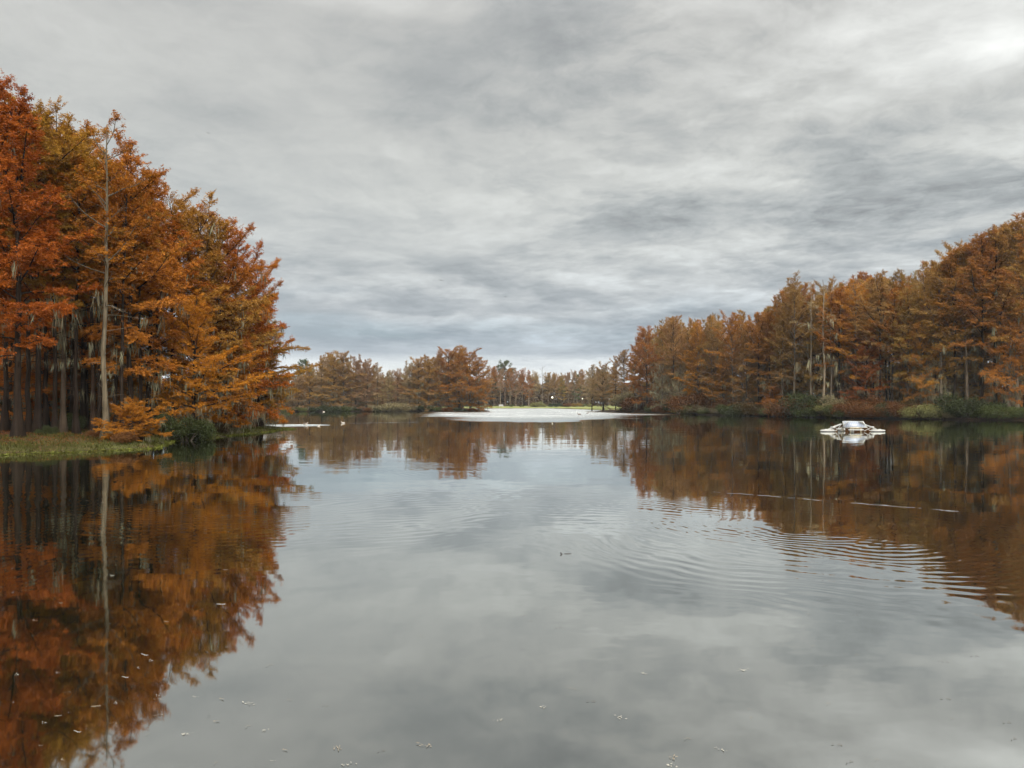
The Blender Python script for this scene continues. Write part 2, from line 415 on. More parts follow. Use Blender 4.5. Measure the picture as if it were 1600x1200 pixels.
cosv = t.m('ABSOLUTE', t.v('DOT_PRODUCT', geo.outputs['Incoming'], (0.0, 0.0, 1.0)))
sch = t.m('POWER', t.m('SUBTRACT', 1.0, cosv), 3.0)
F0 = 0.37
fr = t.m('ADD', F0, t.m('MULTIPLY', sch, 1 - F0))
gl = t.node('ShaderNodeBsdfGlossy'); gl.distribution = 'GGX'
t.l.new(N, gl.inputs['Normal']); t.put(gl.inputs['Roughness'], t.mr(R, 0.0, 1.0, 0.030, 0.18))
gl.inputs['Color'].default_value = (0.985, 1.0, 0.975, 1)
df = t.node('ShaderNodeBsdfDiffuse')
t.l.new(t.mix(t.noise(flat, 0.3, 3, 0.5), (0.0045, 0.0045, 0.002), (0.007, 0.007, 0.0032)), df.inputs[0])
mx = t.node('ShaderNodeMixShader'); t.l.new(fr, mx.inputs[0]); t.l.new(df.outputs[0], mx.inputs[1]); t.l.new(gl.outputs[0], mx.inputs[2])
t.l.new(mx.outputs[0], out.inputs[0])
wm = np_mesh('water', [(-260, -200, 0), (300, -200, 0), (300, 420, 0), (-260, 420, 0)], [np.array([[0, 1, 2, 3]])], m)
tag(link('water', wm), kind='structure')

# ------------------------------------------------------------------ trees
def make_cypress(seed, H, R, base, dens=1.0, top=0.5, moss=0.3, r0=0.30, leafiness=1.0, form='full', step=0.31, lean=0.0):
    rs = np.random.RandomState(seed)
    tb = Tubes()
    k = 15
    zt = np.linspace(0, 0.965, k) * H
    wx = np.cumsum(rs.normal(0, 0.05, k)) * 0.8; wy = np.cumsum(rs.normal(0, 0.05, k)) * 0.8
    wx -= wx[0]; wy -= wy[0]
    wx += lean * (zt / H) ** 1.5
    tp = np.stack([wx, wy, zt], -1)
    rad = r0 * 0.72 * (1 - zt / H) ** 0.75 + 0.015 + r0 * 0.80 * np.exp(-zt / 0.8)
    ph = rs.uniform(0, 6)
    def fl(a, kk):
        amt = np.exp(-zt / 0.8)[:, None] * 0.30
        return 1 + amt * np.sin(a[None, :] * 4 + ph)
    tp2 = tp.copy(); tp2[0, 2] = -0.4
    tb.add(tp2, rad, 12, fl)
    def trunk_at(z): return np.array([np.interp(z, zt, wx), np.interp(z, zt, wy), z])
    TW_A, TW_U, TW_L, TW_N, TW_V = [], [], [], [], []      # twigs carrying foliage
    zb = base * H; z = zb; a = rs.uniform(0, 6.28)
    lob = rs.uniform(0, 6.28, 4); lamp = rs.uniform(0.10, 0.22, 4)
    hang = []
    while z < H * 0.925:
        tt = (z - zb) / (H * 0.925 - zb)
        if form == 'full': env = max(0.40, (1 - tt ** 3.0)) ** 0.62 * (0.66 + 0.34 * min(1, tt / 0.2))
        elif form == 'top': env = max(0.45, math.sin(math.pi * min(1, 0.12 + tt * 0.78))) ** 0.7
        else: env = max(0.38, (1 - tt ** 2.6)) ** 0.7 * (0.45 + 0.55 * min(1, tt / 0.30))
        a += 2.4 + rs.normal(0, 0.35)
        az_ = sum(lamp[i] * math.sin((i + 1) * a + lob[i] + z * 0.35) for i in range(4))
        L = R * env * (1 + az_) * rs.uniform(0.55, 1.10) + 0.5
        e0 = np.interp(tt, [0, 0.3, 0.7, 1.0], [0.10, 0.42, 0.72, 0.92]) + rs.normal(0, 0.20)
        if form == 'top': e0 += 0.18
        curl = np.interp(tt, [0, 0.4, 1.0], [-0.20, 0.05, 0.25])
        npt = 6
        pts = [trunk_at(z)]; e = e0; aa = a
        for i in range(npt):
            e += curl / npt + rs.normal(0, 0.10); aa += rs.normal(0, 0.13)
            pts.append(pts[-1] + L / npt * np.array([math.cos(aa) * math.cos(e), math.sin(aa) * math.cos(e), math.sin(e)]))
        pts = np.array(pts)
        rb = np.linspace(max(0.018, 0.013 * L + 0.012), 0.010, npt + 1)
        tb.add(pts, rb, 4)
        bare = rs.rand() > leafiness
        pv = rs.rand()
        cum = np.linspace(0, L, npt + 1)
        s = L * rs.uniform(0.12, 0.22); side = 1
        while s < L:
            q = np.array([np.interp(s, cum, pts[:, j]) for j in range(3)])
            i0 = min(npt - 1, int(s / L * npt)); dd = pts[i0 + 1] - pts[i0]; dd /= np.linalg.norm(dd)
            hz = np.cross(dd, [0, 0, 1.0]); hz /= max(1e-6, np.linalg.norm(hz))
            ang = rs.uniform(0.7, 1.15) * side; side = -side
            sd = dd * math.cos(ang) + hz * math.sin(ang); sd[2] += rs.normal(0.03, 0.26) + (0.30 if tt > 0.6 else 0)
            sd /= np.linalg.norm(sd)
            sl_ = (0.40 * (L - s) + 0.38) * rs.uniform(0.6, 1.2)
            sl_ = min(sl_, 1.9)
            en = q + sd * sl_; en[2] -= 0.05 * sl_
            tb.add([q, (q + en) / 2 + [0, 0, 0.03 * sl_], en], [0.012, 0.009, 0.006], 3)
            if not bare:
                nt = max(2, int(sl_ / 0.13 * dens))
                ts = rs.uniform(0.08, 1.0, nt)
                for u_ in ts:
                    st_ = q + (en - q) * u_
                    an = rs.uniform(0.5, 1.1) * rs.choice([-1, 1])
                    hz2 = np.cross(sd, [0, 0, 1.0]); hz2 /= max(1e-6, np.linalg.norm(hz2))
                    dr = sd * math.cos(an) + hz2 * math.sin(an); dr[2] += rs.normal(-0.04 + 0.45 * max(0, tt - 0.55), 0.32)
                    TW_A.append(st_); TW_U.append(dr / np.linalg.norm(dr)); TW_L.append(rs.uniform(0.22, 0.55)); TW_V.append(pv)
            if rs.rand() < moss * 1.7 * max(0.0, 1.0 - z / H) ** 3.0: hang.append(q + (en - q) * rs.rand())
            s += rs.uniform(0.16, 0.32)
        if not bare:   # tuft at the branch tip
            for _ in range(int(14 * dens)):
                dr = pts[-1] - pts[-2]; dr = dr / np.linalg.norm(dr) + rs.normal(0, 0.55, 3)
                TW_A.append(pts[-1] - (pts[-1] - pts[-2]) * rs.rand() * 0.8); TW_U.append(dr / np.linalg.norm(dr)); TW_L.append(rs.uniform(0.25, 0.5)); TW_V.append(pv)
        z += step * rs.uniform(0.6, 1.4) * (H / 17.0)
    # short dead stubs below the crown
    for _ in range(int(6 + zb)):
        zz_ = rs.uniform(0.12 * H, max(0.2 * H, zb)); aa = rs.uniform(0, 6.28); L = rs.uniform(0.4, 1.8)
        a0 = trunk_at(zz_); d_ = np.array([math.cos(aa), math.sin(aa), rs.uniform(-0.2, 0.5)])
        mid = a0 + d_ * L * 0.5 + rs.normal(0, 0.06, 3); en = a0 + d_ * L + rs.normal(0, 0.15, 3)
        tb.add([a0, mid, en], [0.025, 0.016, 0.007], 4)
        if rs.rand() < moss * 1.4: hang.append(en)
    trunk = tb.mesh('cypress_trunk', M_BARK)
    crown = None
    if TW_A:
        A = np.array(TW_A); U = np.array(TW_U); TL = np.array(TW_L); PV = np.array(TW_V)
        nl = np.maximum(6, (TL / 0.0155).astype(int))
        ix = np.repeat(np.arange(len(A)), nl)
        fr_ = rs.rand(len(ix))
        C = A[ix] + U[ix] * (TL[ix] * fr_)[:, None]
        hzv = unit(np.cross(U, np.array([0, 0, 1.0])[None, :]))
        sgn = rs.choice([-1, 1], len(ix)); an = rs.uniform(0.45, 1.1, len(ix)) * sgn
        Ld = U[ix] * np.cos(an)[:, None] + hzv[ix] * np.sin(an)[:, None]
        Ld[:, 2] += rs.normal(-0.10, 0.42, len(ix)); Ld = unit(Ld)
        nrm = unit(np.array([0, 0, 1.0]) + rs.normal(0, 0.75, (len(ix), 3)))
        Sv = unit(np.cross(Ld, nrm))
        L_ = rs.uniform(0.07, 0.165, len(ix)); W_ = L_ * rs.uniform(0.24, 0.44, len(ix))
        C += rs.normal(0, 0.03, C.shape)
        V, Fq = diamonds(C, Ld, Sv, L_, W_, 0.15)
        var = 0.12 + 0.34 * PV[ix] + 0.50 * rs.rand(len(ix))
        crown = np_mesh('cypress_crown', V, [Fq], M_LEAF, var)
    if TW_A: H = float(np.percentile(V[:, 2], 99.93))
    mossm = moss_mesh(rs, hang) if len(hang) > 3 else None
    return dict(trunk=trunk, crown=crown, moss=mossm, H=H)
def moss_mesh(rs, hang, size=1.0):
    h = np.array(hang); nst = 17
    ix = np.repeat(np.arange(len(h)), nst)
    ln = rs.uniform(0.25, 1.0, len(h)) ** 1.4 * 1.7 * size
    spr = rs.uniform(0.05, 0.22, len(h))[ix]
    C = h[ix] + np.stack([rs.normal(0, 1, len(ix)) * spr, rs.normal(0, 1, len(ix)) * spr, rs.uniform(-0.35, 0.05, len(ix))], -1)
    U = unit(np.stack([rs.normal(0, 0.13, len(ix)), rs.normal(0, 0.13, len(ix)), -np.ones(len(ix))], -1))
    an = rs.uniform(0, 3.14, len(ix)); Sv = np.stack([np.cos(an), np.sin(an), np.zeros(len(ix))], -1)
    L_ = ln[ix] * rs.uniform(0.2, 1.0, len(ix)); W_ = rs.uniform(0.02, 0.065, len(ix))
    V, Fq = diamonds(C, U, Sv, L_, W_)
    return np_mesh('moss', V, [Fq], M_MOSS, rs.rand(len(ix)))
PROTO = {}
def P_(name, *a, **k): PROTO[name] = make_cypress(*a, **k)
P_('full1', 11, 17, 5.0, 0.08, 1.2, moss=0.42, form='full', r0=0.26)
P_('full2', 12, 17, 4.7, 0.05, 1.25, moss=0.34, form='full', r0=0.26)
P_('full3', 13, 16, 5.2, 0.10, 1.15, moss=0.60, form='full', r0=0.26)
P_('tall1', 21, 19, 4.2, 0.24, 1.2, moss=0.2, form='mid', r0=0.24)
P_('tall2', 22, 20, 4.4, 0.30, 1.2, moss=0.24, form='mid', r0=0.26)
P_('tall3', 23, 19, 3.9, 0.20, 1.15, moss=0.32, form='mid', r0=0.22)
P_('top1', 31, 20, 4.5, 0.40, 1.2, moss=0.2, form='top', r0=0.22)
P_('top2', 32, 20, 4.2, 0.46, 1.1, moss=0.26, form='top', r0=0.22)
P_('slim', 36, 19, 2.6, 0.52, 1.0, moss=0.25, form='top', r0=0.15)
P_('pale', 41, 18, 2.9, 0.42, 0.75, moss=0.05, form='mid', r0=0.19, leafiness=0.75, step=0.42)
P_('mossy', 51, 14, 3.6, 0.14, 0.45, moss=3.5, form='full', leafiness=0.5, r0=0.2)
P_('snag', 61, 15, 2.0, 0.45, 0.3, moss=0.4, form='mid', r0=0.14, leafiness=0.25, step=0.9)
P_('low', 71, 5.0, 3.4, 0.10, 1.5, moss=0.25, form='full', r0=0.12, step=0.5)
print('LEAVES', {k: len(v['crown'].polygons) for k, v in PROTO.items() if v['crown']})

def make_pine(seed):
    rs = np.random.RandomState(seed); tb = Tubes(); H = 19.0
    tb.add([(0, 0, -0.4), (0.1, 0, 5), (0.0, 0.1, 11), (0.2, 0, 15), (0.2, 0.1, H)], [0.28, 0.22, 0.17, 0.11, 0.03], 8)
    C = []
    for i in range(52):
        z = rs.uniform(0.60, 0.97) * H; a = rs.uniform(0, 6.28); tt = abs(z / H - 0.72) / 0.27
        L = (3.9 * math.sqrt(max(0.05, 1 - tt ** 2))) * rs.uniform(0.6, 1.1); e = rs.uniform(0.1, 0.6)
        p0 = np.array([0.15, 0.05, z]); p1 = p0 + L * np.array([math.cos(a) * math.cos(e), math.sin(a) * math.cos(e), math.sin(e) * 0.7])
        tb.add([p0, (p0 + p1) / 2 - [0, 0, 0.1], p1], [0.06, 0.04, 0.02], 4)
        for q in range(5):
            C.append(p0 + (p1 - p0) * rs.uniform(0.4, 1.05) + rs.normal(0, 0.3, 3))
    C = np.array(C); ix = np.repeat(np.arange(len(C)), 130)
    U = unit(rs.normal(0, 1, (len(ix), 3)) + [0, 0, 0.4]); cc = C[ix] + U * rs.uniform(0.05, 0.4, len(ix))[:, None]
    Sv = unit(np.cross(U, rs.normal(0, 1, U.shape)))
    V, Fq = diamonds(cc, U, Sv, rs.uniform(0.15, 0.3, len(ix)), rs.uniform(0.03, 0.06, len(ix)))
    return dict(trunk=tb.mesh('pine_trunk', M_BARK), crown=np_mesh('pine_crown', V, [Fq], M_GREEN, rs.rand(len(ix))), moss=None, H=H)
PROTO['pine'] = make_pine(5)
def make_bush(seed, R=1.6, H=1.8, n=9000, leaf=0.11, lobes=9):
    rs = np.random.RandomState(seed); tb = Tubes(); C = []; rr = []
    for i in range(lobes):
        a = rs.uniform(0, 6.28); r = R * rs.uniform(0.1, 0.75); hh = H * rs.uniform(0.25, 0.75)
        C.append((r * math.cos(a), r * math.sin(a), hh)); rr.append(R * rs.uniform(0.25, 0.48))
        tb.add([(0.1 * math.cos(a), 0.1 * math.sin(a), -0.3), (r * 0.4 * math.cos(a), r * 0.4 * math.sin(a), hh * 0.5), (r * math.cos(a), r * math.sin(a), hh + rr[-1] * 0.6)], [0.035, 0.025, 0.01], 5)
    C = np.array(C); rr = np.array(rr); ix = rs.randint(0, lobes, n)
    d = unit(rs.normal(0, 1, (n, 3))); rad = rr[ix] * rs.uniform(0.45, 1.12, n) * (1 + 0.22 * np.sin(d[:, 0] * 7 + ix) * np.sin(d[:, 1] * 6 + d[:, 2] * 5))
    cc = C[ix] + d * rad[:, None] * [1, 1, 0.85]; cc = cc[cc[:, 2] > 0.02]; n = len(cc); ix = ix[:n]
    U = unit(rs.normal(0, 1, (n, 3))); Sv = unit(np.cross(U, rs.normal(0, 1, (n, 3))))
    V, Fq = diamonds(cc, U, Sv, rs.uniform(0.7, 1.4, n) * leaf, rs.uniform(0.4, 0.6, n) * leaf)
    return dict(stems=tb.mesh('bush_stems', M_BARK), leaves=np_mesh('bush_leaves', V, [Fq], M_GREEN, rs.rand(n) * 0.6 + 0.4 * (ix % 3) / 2), H=H)
BUSH = [make_bush(s) for s in (1, 2, 3)] + [make_bush(7, 2.0, 1.5, 10000, 0.13, 12)]

C_RED = (0.34, 0.100, 0.018); C_RUST = (0.35, 0.126, 0.022); C_ORANGE = (0.41, 0.158, 0.024); C_OCHRE = (0.36, 0.178, 0.036)
C_BROWN = (0.33, 0.165, 0.042); C_DULL = (0.34, 0.205, 0.086); C_ROSE = (0.33, 0.168, 0.068)
C_MOSS = (0.185, 0.175, 0.135)
PALE = (2.1, 2.1, 1.85); GREYB = (1.35, 1.35, 1.25); DARKB = (0.20, 0.17, 0.15)
C_PINE = (0.055, 0.085, 0.030)
rnd = random.Random(3)
NTREE = 0
def tree(x, y, top_z, proto, color, label, group, bark=None, wide=1.0, rz=None, name='cypress_tree', cat='tree', mosscol=C_MOSS):
    """one tree: an empty at its foot with trunk, crown and hanging moss"""
    p = PROTO[proto]; z = gz(x, y)
    s = (top_z - z) / p['H']
    root = empty(name, (x, y, max(z, -0.4)), rnd.uniform(0, 6.28) if rz is None else rz)
    root.scale = (s * wide, s * wide, s)
    tag(root, label, cat, group)
    bk = bark or rnd.choice([(0.8, 0.75, 0.7), DARKB, DARKB, (1.1, 1.05, 1.0)])
    o = link('trunk', p['trunk'], root); o.color = (*bk, 1)
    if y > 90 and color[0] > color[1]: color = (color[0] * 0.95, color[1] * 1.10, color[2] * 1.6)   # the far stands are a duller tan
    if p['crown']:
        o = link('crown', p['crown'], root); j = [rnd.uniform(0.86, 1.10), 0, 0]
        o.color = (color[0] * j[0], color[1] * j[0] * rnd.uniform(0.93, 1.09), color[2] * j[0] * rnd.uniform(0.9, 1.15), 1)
    if p['moss']:
        o = link('moss', p['moss'], root); o.color = (*mosscol, 1); o['kind'] = 'stuff'
    return root
def ptree(px, d, topy, proto, color, label, group, **k):
    return tree((px - 800) / F * d, d, (HOR - topy) / F * d + CAM_H, proto, color, label, group, **k)

CN = {C_RED: 'dark red', C_RUST: 'rust', C_ORANGE: 'orange', C_OCHRE: 'ochre', C_BROWN: 'brown', C_DULL: 'dull tan', C_ROSE: 'rosy', (0.09, 0.11, 0.045): 'green', C_PINE: 'dark green'}
USED = {}
def behind(px, refs, colour, noun='cypress'):
    r = min(refs, key=lambda q: abs(q[0] - px))
    c = CN.get(colour, 'brown')
    for w_ in ('just behind', 'farther back behind', 'deeper still behind', 'dimly seen behind', 'last and faintest behind', 'barely showing behind', 'lost in shade behind', 'hardly visible behind', 'merging into woods behind', 'nearly hidden behind', 'wholly shaded behind'):
        lb = '%s %s %s %s' % (c, noun, w_, r[1])
        if lb not in USED: break
    USED[lb] = 1
    return lb
# ---- left bank, front trees
GL = 'cypress trees on the left bank'
LEFT = [
 (-25, 36, 108, 'tall2', C_RED, 'deep red cypress cut off by the left edge of the picture', {}),
 (28, 36, 126, 'tall1', C_RED, 'tall dark red cypress nearest the left edge, with wide flared foot', dict(bark=DARKB)),
 (58, 39, 160, 'top1', C_OCHRE, 'ochre-topped cypress with black leaning trunk beside the flared one', dict(bark=DARKB)),
 (97, 41, 178, 'top2', C_OCHRE, 'yellow-brown cypress with grey striped trunk left of the pale trunk', dict(bark=(0.7, 0.64, 0.56))),
 (130, 46, 200, 'top1', C_OCHRE, 'slim dark-trunked cypress just left of the pale straight trunk', dict(bark=DARKB)),
 (146, 44, 230, 'top2', C_RUST, 'thin brown-trunked cypress tight against the pale straight trunk', dict(bark=(0.6, 0.48, 0.42))),
 (165, 38, 178, 'pale', C_RUST, 'sparse cypress with tall pale grey trunk and thin airy top', dict(bark=(1.05, 1.08, 0.92))),
 (203, 42, 210, 'tall3', C_RUST, 'orange-red cypress just right of the pale straight trunk', dict(bark=DARKB)),
 (232, 44, 262, 'tall1', C_RUST, 'rust cypress behind the low orange bough at the bank', dict(bark=DARKB)),
 (268, 47, 290, 'tall2', C_OCHRE, 'golden-brown cypress with moss tufts at mid height on the left bank', {}),
 (306, 50, 302, 'full3', C_BROWN, 'brown rounded cypress in the middle of the sloping left treeline', {}),
 (340, 52, 332, 'full1', C_RUST, 'rusty cypress with a jutting tuft high on the left slope', {}),
 (368, 56, 350, 'full2', C_RED, 'dark red cypress second from the lake end of the left bank', {}),
 (398, 59, 402, 'full1', C_RUST, 'red-brown cypress leaning its boughs over water at the left bank tip', {}),
 (300, 44.5, 455, 'full3', C_ORANGE, 'bright orange low cypress draped with grey moss over the shore', dict(wide=1.15)),
 (352, 51.5, 470, 'full2', C_RUST, 'broad rust cypress whose skirts touch the water near the bank tip', dict(wide=1.2)),
 (208, 37.5, 622, 'low', C_ORANGE, 'small bright orange cypress bough spreading low over the grassy bank', dict(wide=1.55)),
 (408, 62, 530, 'full3', C_RUST, 'short mossy rust cypress at the very tip of the left bank', dict(wide=1.3)),
 (406, 60, 462, 'full1', C_BROWN, 'brown full-skirted cypress reaching farthest out over the lake at the left bank end', dict(wide=1.12)),
]
for px, d, ty, pr, c, lb, k in LEFT: ptree(px, d, ty, pr, c, lb, GL, bark=k.pop('bark', (0.24, 0.20, 0.17)), **k)
LREF = [(-25, 'the deep red tree at the left edge'), (28, 'the flared-foot dark red tree on the left bank'), (58, 'the leaning black trunk on the left bank'), (97, 'the grey striped trunk on the left bank'),
        (165, 'the tall pale trunk on the left bank'), (203, 'the tree right of the pale trunk'), (232, 'the low orange bough on the left bank'), (268, 'the moss-tufted golden tree on the left bank'),
        (306, 'the brown rounded tree of the left slope'), (340, 'the jutting tuft of the left slope'), (368, 'the dark red tree near the left bank end')]
SLIM = 'slim dark trunks crowding the left bank'
for i, (px, d, ty, lb) in enumerate([(-8, 38, 140, 'slim dark trunk at the very left edge of the picture'), (8, 41, 150, 'slim black trunk just left of the flared foot'), (44, 40, 170, 'slim dark trunk between the flared foot and the leaning one'),
        (70, 43, 190, 'slim brown-black trunk right of the leaning one'), (84, 40, 200, 'slim dark trunk touching the grey striped one'), (112, 45, 215, 'slim dark trunk right of the grey striped one'), (120, 40, 225, 'slender black trunk before the shaded dark shrub'),
        (154, 42, 240, 'slim dark trunk tight left of the pale trunk'), (180, 43, 240, 'slim black trunk right of the pale trunk'), (192, 40, 260, 'slim dark trunk above the low orange bough'), (218, 43, 280, 'thin black trunk over the right side of the orange bough'),
        (246, 45, 300, 'thin dark trunk left of the grassy inlet'), (280, 49, 330, 'thin dark trunk rising behind the inlet shrub')]):
    ptree(px, d, ty, 'slim', [C_RUST, C_OCHRE, C_RED][i % 3], lb, SLIM, bark=DARKB, wide=1.15)
for px, d, ty, pr, c, lb in [(12, 43, 470, 'full1', C_RUST, 'low rust cypress filling the gap behind the flared foot'), (62, 46, 490, 'full2', C_RED, 'low dark red cypress behind the leaning black trunk'),
        (108, 48, 500, 'full1', C_BROWN, 'low brown cypress in shade left of the pale trunk'), (148, 50, 480, 'full3', C_RUST, 'low rust cypress in shade directly behind the pale trunk'),
        (200, 47, 500, 'full2', C_RUST, 'mid-height rust cypress behind the low orange bough'), (248, 48, 470, 'full3', C_ORANGE, 'mossy orange cypress of middle height above the inlet')]:
    ptree(px, d, ty, pr, c, lb, 'low cypress trees between the left bank trunks', bark=DARKB, wide=1.5)
GLB = 'cypress trees deeper in the left wood'
silL = lambda px: np.interp(px, [-300, 0, 75, 165, 240, 300, 360, 410, 450], [95, 135, 190, 225, 275, 315, 350, 430, 540])
cnt = 0
while cnt < 46:
    x = rnd.uniform(-85, -24); y = rnd.uniform(40, 100)
    px = 800 + x / y * F
    if px < -260 or px > 372 or gz(x, y) < 0.4: continue
    ty = silL(px) + rnd.uniform(10, 90) + max(0, (y - 55)) * 1.2
    tz = (HOR - ty) / F * y + CAM_H
    if tz > 22: tz = rnd.uniform(17, 21)
    pr = rnd.choice(['tall1', 'tall2', 'tall3', 'top1', 'top2', 'top2'])
    cc_ = rnd.choice([C_RUST, C_OCHRE, C_BROWN, C_RED])
    tree(x, y, tz, pr, cc_, behind(px, LREF, cc_), GLB)
    cnt += 1

# ---- right bank
silR = lambda px: np.interp(px, [985, 1005, 1020, 1045, 1060, 1100, 1140, 1180, 1215, 1235, 1245, 1262, 1300, 1350, 1400, 1430, 1460, 1500, 1540, 1580, 1600, 1700],
                            [530, 508, 500, 492, 495, 492, 480, 484, 470, 432, 425, 440, 436, 420, 424, 408, 398, 374, 352, 338, 330, 310])
bankR = lambda px: np.interp(px, [940, 985, 1054, 1155, 1300, 1465, 1600, 1720], [195, 171, 151, 131, 111.5, 101, 96, 92])
GR = 'cypress trees in the front row of the right bank'
RF = [(1012, 'full1', C_RUST, 0.97, 'red-tinged', {}), (1035, 'mossy', C_DULL, 0.62, 'silvery moss-laden', {}), (1052, 'top1', C_BROWN, 1.0, 'tall brown', {}),
      (1062, 'mossy', C_DULL, 0.55, 'short pale moss-covered', {}), (1090, 'full2', C_ORANGE, 0.93, 'golden-brown rounded', {}), (1112, 'tall3', C_BROWN, 0.97, 'dull brown', {}),
      (1130, 'full3', C_ORANGE, 0.55, 'small layered tan', {}), (1146, 'top2', C_RUST, 0.98, 'rusty upright', {}), (1166, 'full2', C_BROWN, 0.80, 'brown mid-height', {}),
      (1186, 'top1', C_RUST, 0.97, 'rust-coloured dark-trunked', dict(bark=DARKB)), (1202, 'top1', C_RUST, 0.93, 'bare-stemmed dark-trunked', dict(bark=DARKB)), (1212, 'low', C_ORANGE, 0.30, 'low bright orange', dict(wide=1.4)),
      (1222, 'top2', C_BROWN, 0.85, 'brown', {}), (1240, 'top2', C_BROWN, 1.0, 'tallest grey-topped', dict(bark=GREYB, wide=0.9)), (1266, 'snag', C_DULL, 0.80, 'pale straight-trunked', dict(bark=PALE)),
      (1288, 'snag', C_DULL, 0.86, 'white-trunked leaning', dict(bark=PALE)), (1298, 'snag', C_DULL, 0.75, 'grey-trunked mossy', dict(bark=GREYB)), (1310, 'top1', C_RUST, 0.92, 'rust round-topped', {}),
      (1336, 'tall2', C_ORANGE, 0.95, 'orange-brown layered', {}), (1352, 'full1', C_RED, 0.60, 'deep red mid-height', {}), (1374, 'top1', C_BROWN, 0.98, 'tall dark-stemmed', dict(bark=DARKB)),
      (1394, 'top2', C_RUST, 0.90, 'rust narrow', {}), (1418, 'tall2', C_OCHRE, 0.84, 'ochre broad', {}), (1440, 'full3', C_ORANGE, 0.72, 'tan moss-fringed', dict(wide=0.8)),
      (1462, 'mossy', C_DULL, 0.42, 'low curtain-mossed', {}), (1470, 'tall1', C_OCHRE, 0.94, 'yellow-brown tall', {}), (1492, 'top1', C_RUST, 0.97, 'dark-trunked high-crowned', dict(bark=DARKB)),
      (1512, 'top2', C_BROWN, 0.98, 'brown airy-topped', {}), (1534, 'top1', C_RUST, 0.97, 'rust heavy-crowned', dict(bark=DARKB)), (1556, 'top1', C_OCHRE, 0.99, 'ochre spreading', {}),
      (1576, 'full3', C_ORANGE, 0.70, 'orange layered', dict(wide=0.8)), (1590, 'top2', C_BROWN, 0.98, 'brown frame-edge', {}), (1612, 'tall1', C_RUST, 1.0, 'rust half-seen', {})]
raft_px = 1331
ords = ['', 'first', 'second', 'third', 'fourth', 'fifth', 'sixth', 'seventh', 'eighth', 'ninth', 'tenth', 'eleventh', 'twelfth', 'thirteenth', 'fourteenth',
        'fifteenth', 'sixteenth', 'seventeenth', 'eighteenth', 'nineteenth', 'twentieth']
lf = [q for q in RF if q[0] < raft_px]; rt = [q for q in RF if q[0] >= raft_px]
for i, (px, pr, c, fh, ds, k) in enumerate(RF):
    if px < raft_px: where = '%s to the left of the solar raft' % ords[len(lf) - i]
    else: where = '%s to the right of the solar raft' % ords[i - len(lf) + 1]
    d = float(bankR(px)) + rnd.uniform(1.5, 4.0)
    base_y = HOR + CAM_H * F / d; ty = base_y - (base_y - float(silR(px))) * fh
    ptree(px, d, ty, pr, c, '%s cypress on the right bank, %s' % (ds, where), GR, wide=k.pop('wide', 1.05), bark=k.pop('bark', rnd.choice([(0.7, 0.65, 0.6), DARKB, GREYB, (1.6, 1.55, 1.4)])), mosscol=(0.34, 0.31, 0.23) if pr in ('mossy', 'snag') else C_MOSS, **k)
RREF = [(q[0], 'the %s tree, %s %s of the raft' % (q[4], ords[len(lf) - i] if q[0] < raft_px else ords[i - len(lf) + 1], 'left' if q[0] < raft_px else 'right')) for i, q in enumerate(RF)]
GRB = 'cypress trees behind the front row of the right bank'
for px, dd, pr, dn in [(1236, 7, 'full1', 14), (1256, 9, 'full3', 10), (1280, 8, 'full2', 16), (1120, 9, 'full1', 12), (1160, 10, 'full3', 12), (1480, 9, 'full2', 40), (1530, 10, 'full1', 50)]:
    d = float(bankR(px)) + dd
    ptree(px, d, float(silR(px)) + dn, pr, C_BROWN, behind(px, RREF, C_BROWN, 'full-skirted cypress'), GRB)
cnt = 0
while cnt < 104:
    px = rnd.uniform(1000, 1660); d = float(bankR(px)) + (rnd.uniform(6, 16) if cnt < 40 else rnd.uniform(14, 55))
    x = (px - 800) / F * d
    if gz(x, d) < 0.4: continue
    ty = float(silR(px)) + rnd.uniform(0, 34)
    tz = min((HOR - ty) / F * d + CAM_H, 30)
    cc_ = rnd.choice([C_RUST, C_BROWN, C_BROWN, C_BROWN, C_OCHRE, C_DULL, C_ORANGE])
    tree(x, d, tz, rnd.choice(['tall1', 'tall2', 'tall3', 'top1', 'top2', 'full2']), cc_, behind(px, RREF, cc_), GRB, wide=0.9)
    cnt += 1

# ---- point of land left of the right bank
GP = 'trees on the low point beside the ruffled water'
for px, d, ty, pr, c, lb, k in [
    (943, 197, 565, 'full3', C_DULL, 'dark-limbed spreading cypress standing out on the low point', dict(bark=DARKB, wide=1.2)),
    (925, 212, 575, 'tall1', C_DULL, 'thin faded cypress left of the dark-limbed one on the point', {}),
    (962, 188, 556, 'tall3', C_BROWN, 'brown feathery cypress right of the dark-limbed one on the point', {}),
    (975, 182, 546, 'top1', C_BROWN, 'taller brown cypress at the root of the low point', {}),
    (978, 178, 600, 'mossy', C_DULL, 'grey moss-hung cypress above the green bush on the point', {}),
    (992, 176, 541, 'tall2', C_RUST, 'rust cypress joining the low point to the right bank', {}),
    (1000, 182, 522, 'tall1', C_RUST, 'red-brown cypress at the lake end of the right bank', {})]:
    ptree(px, d, ty, pr, c, lb, GP, **k)

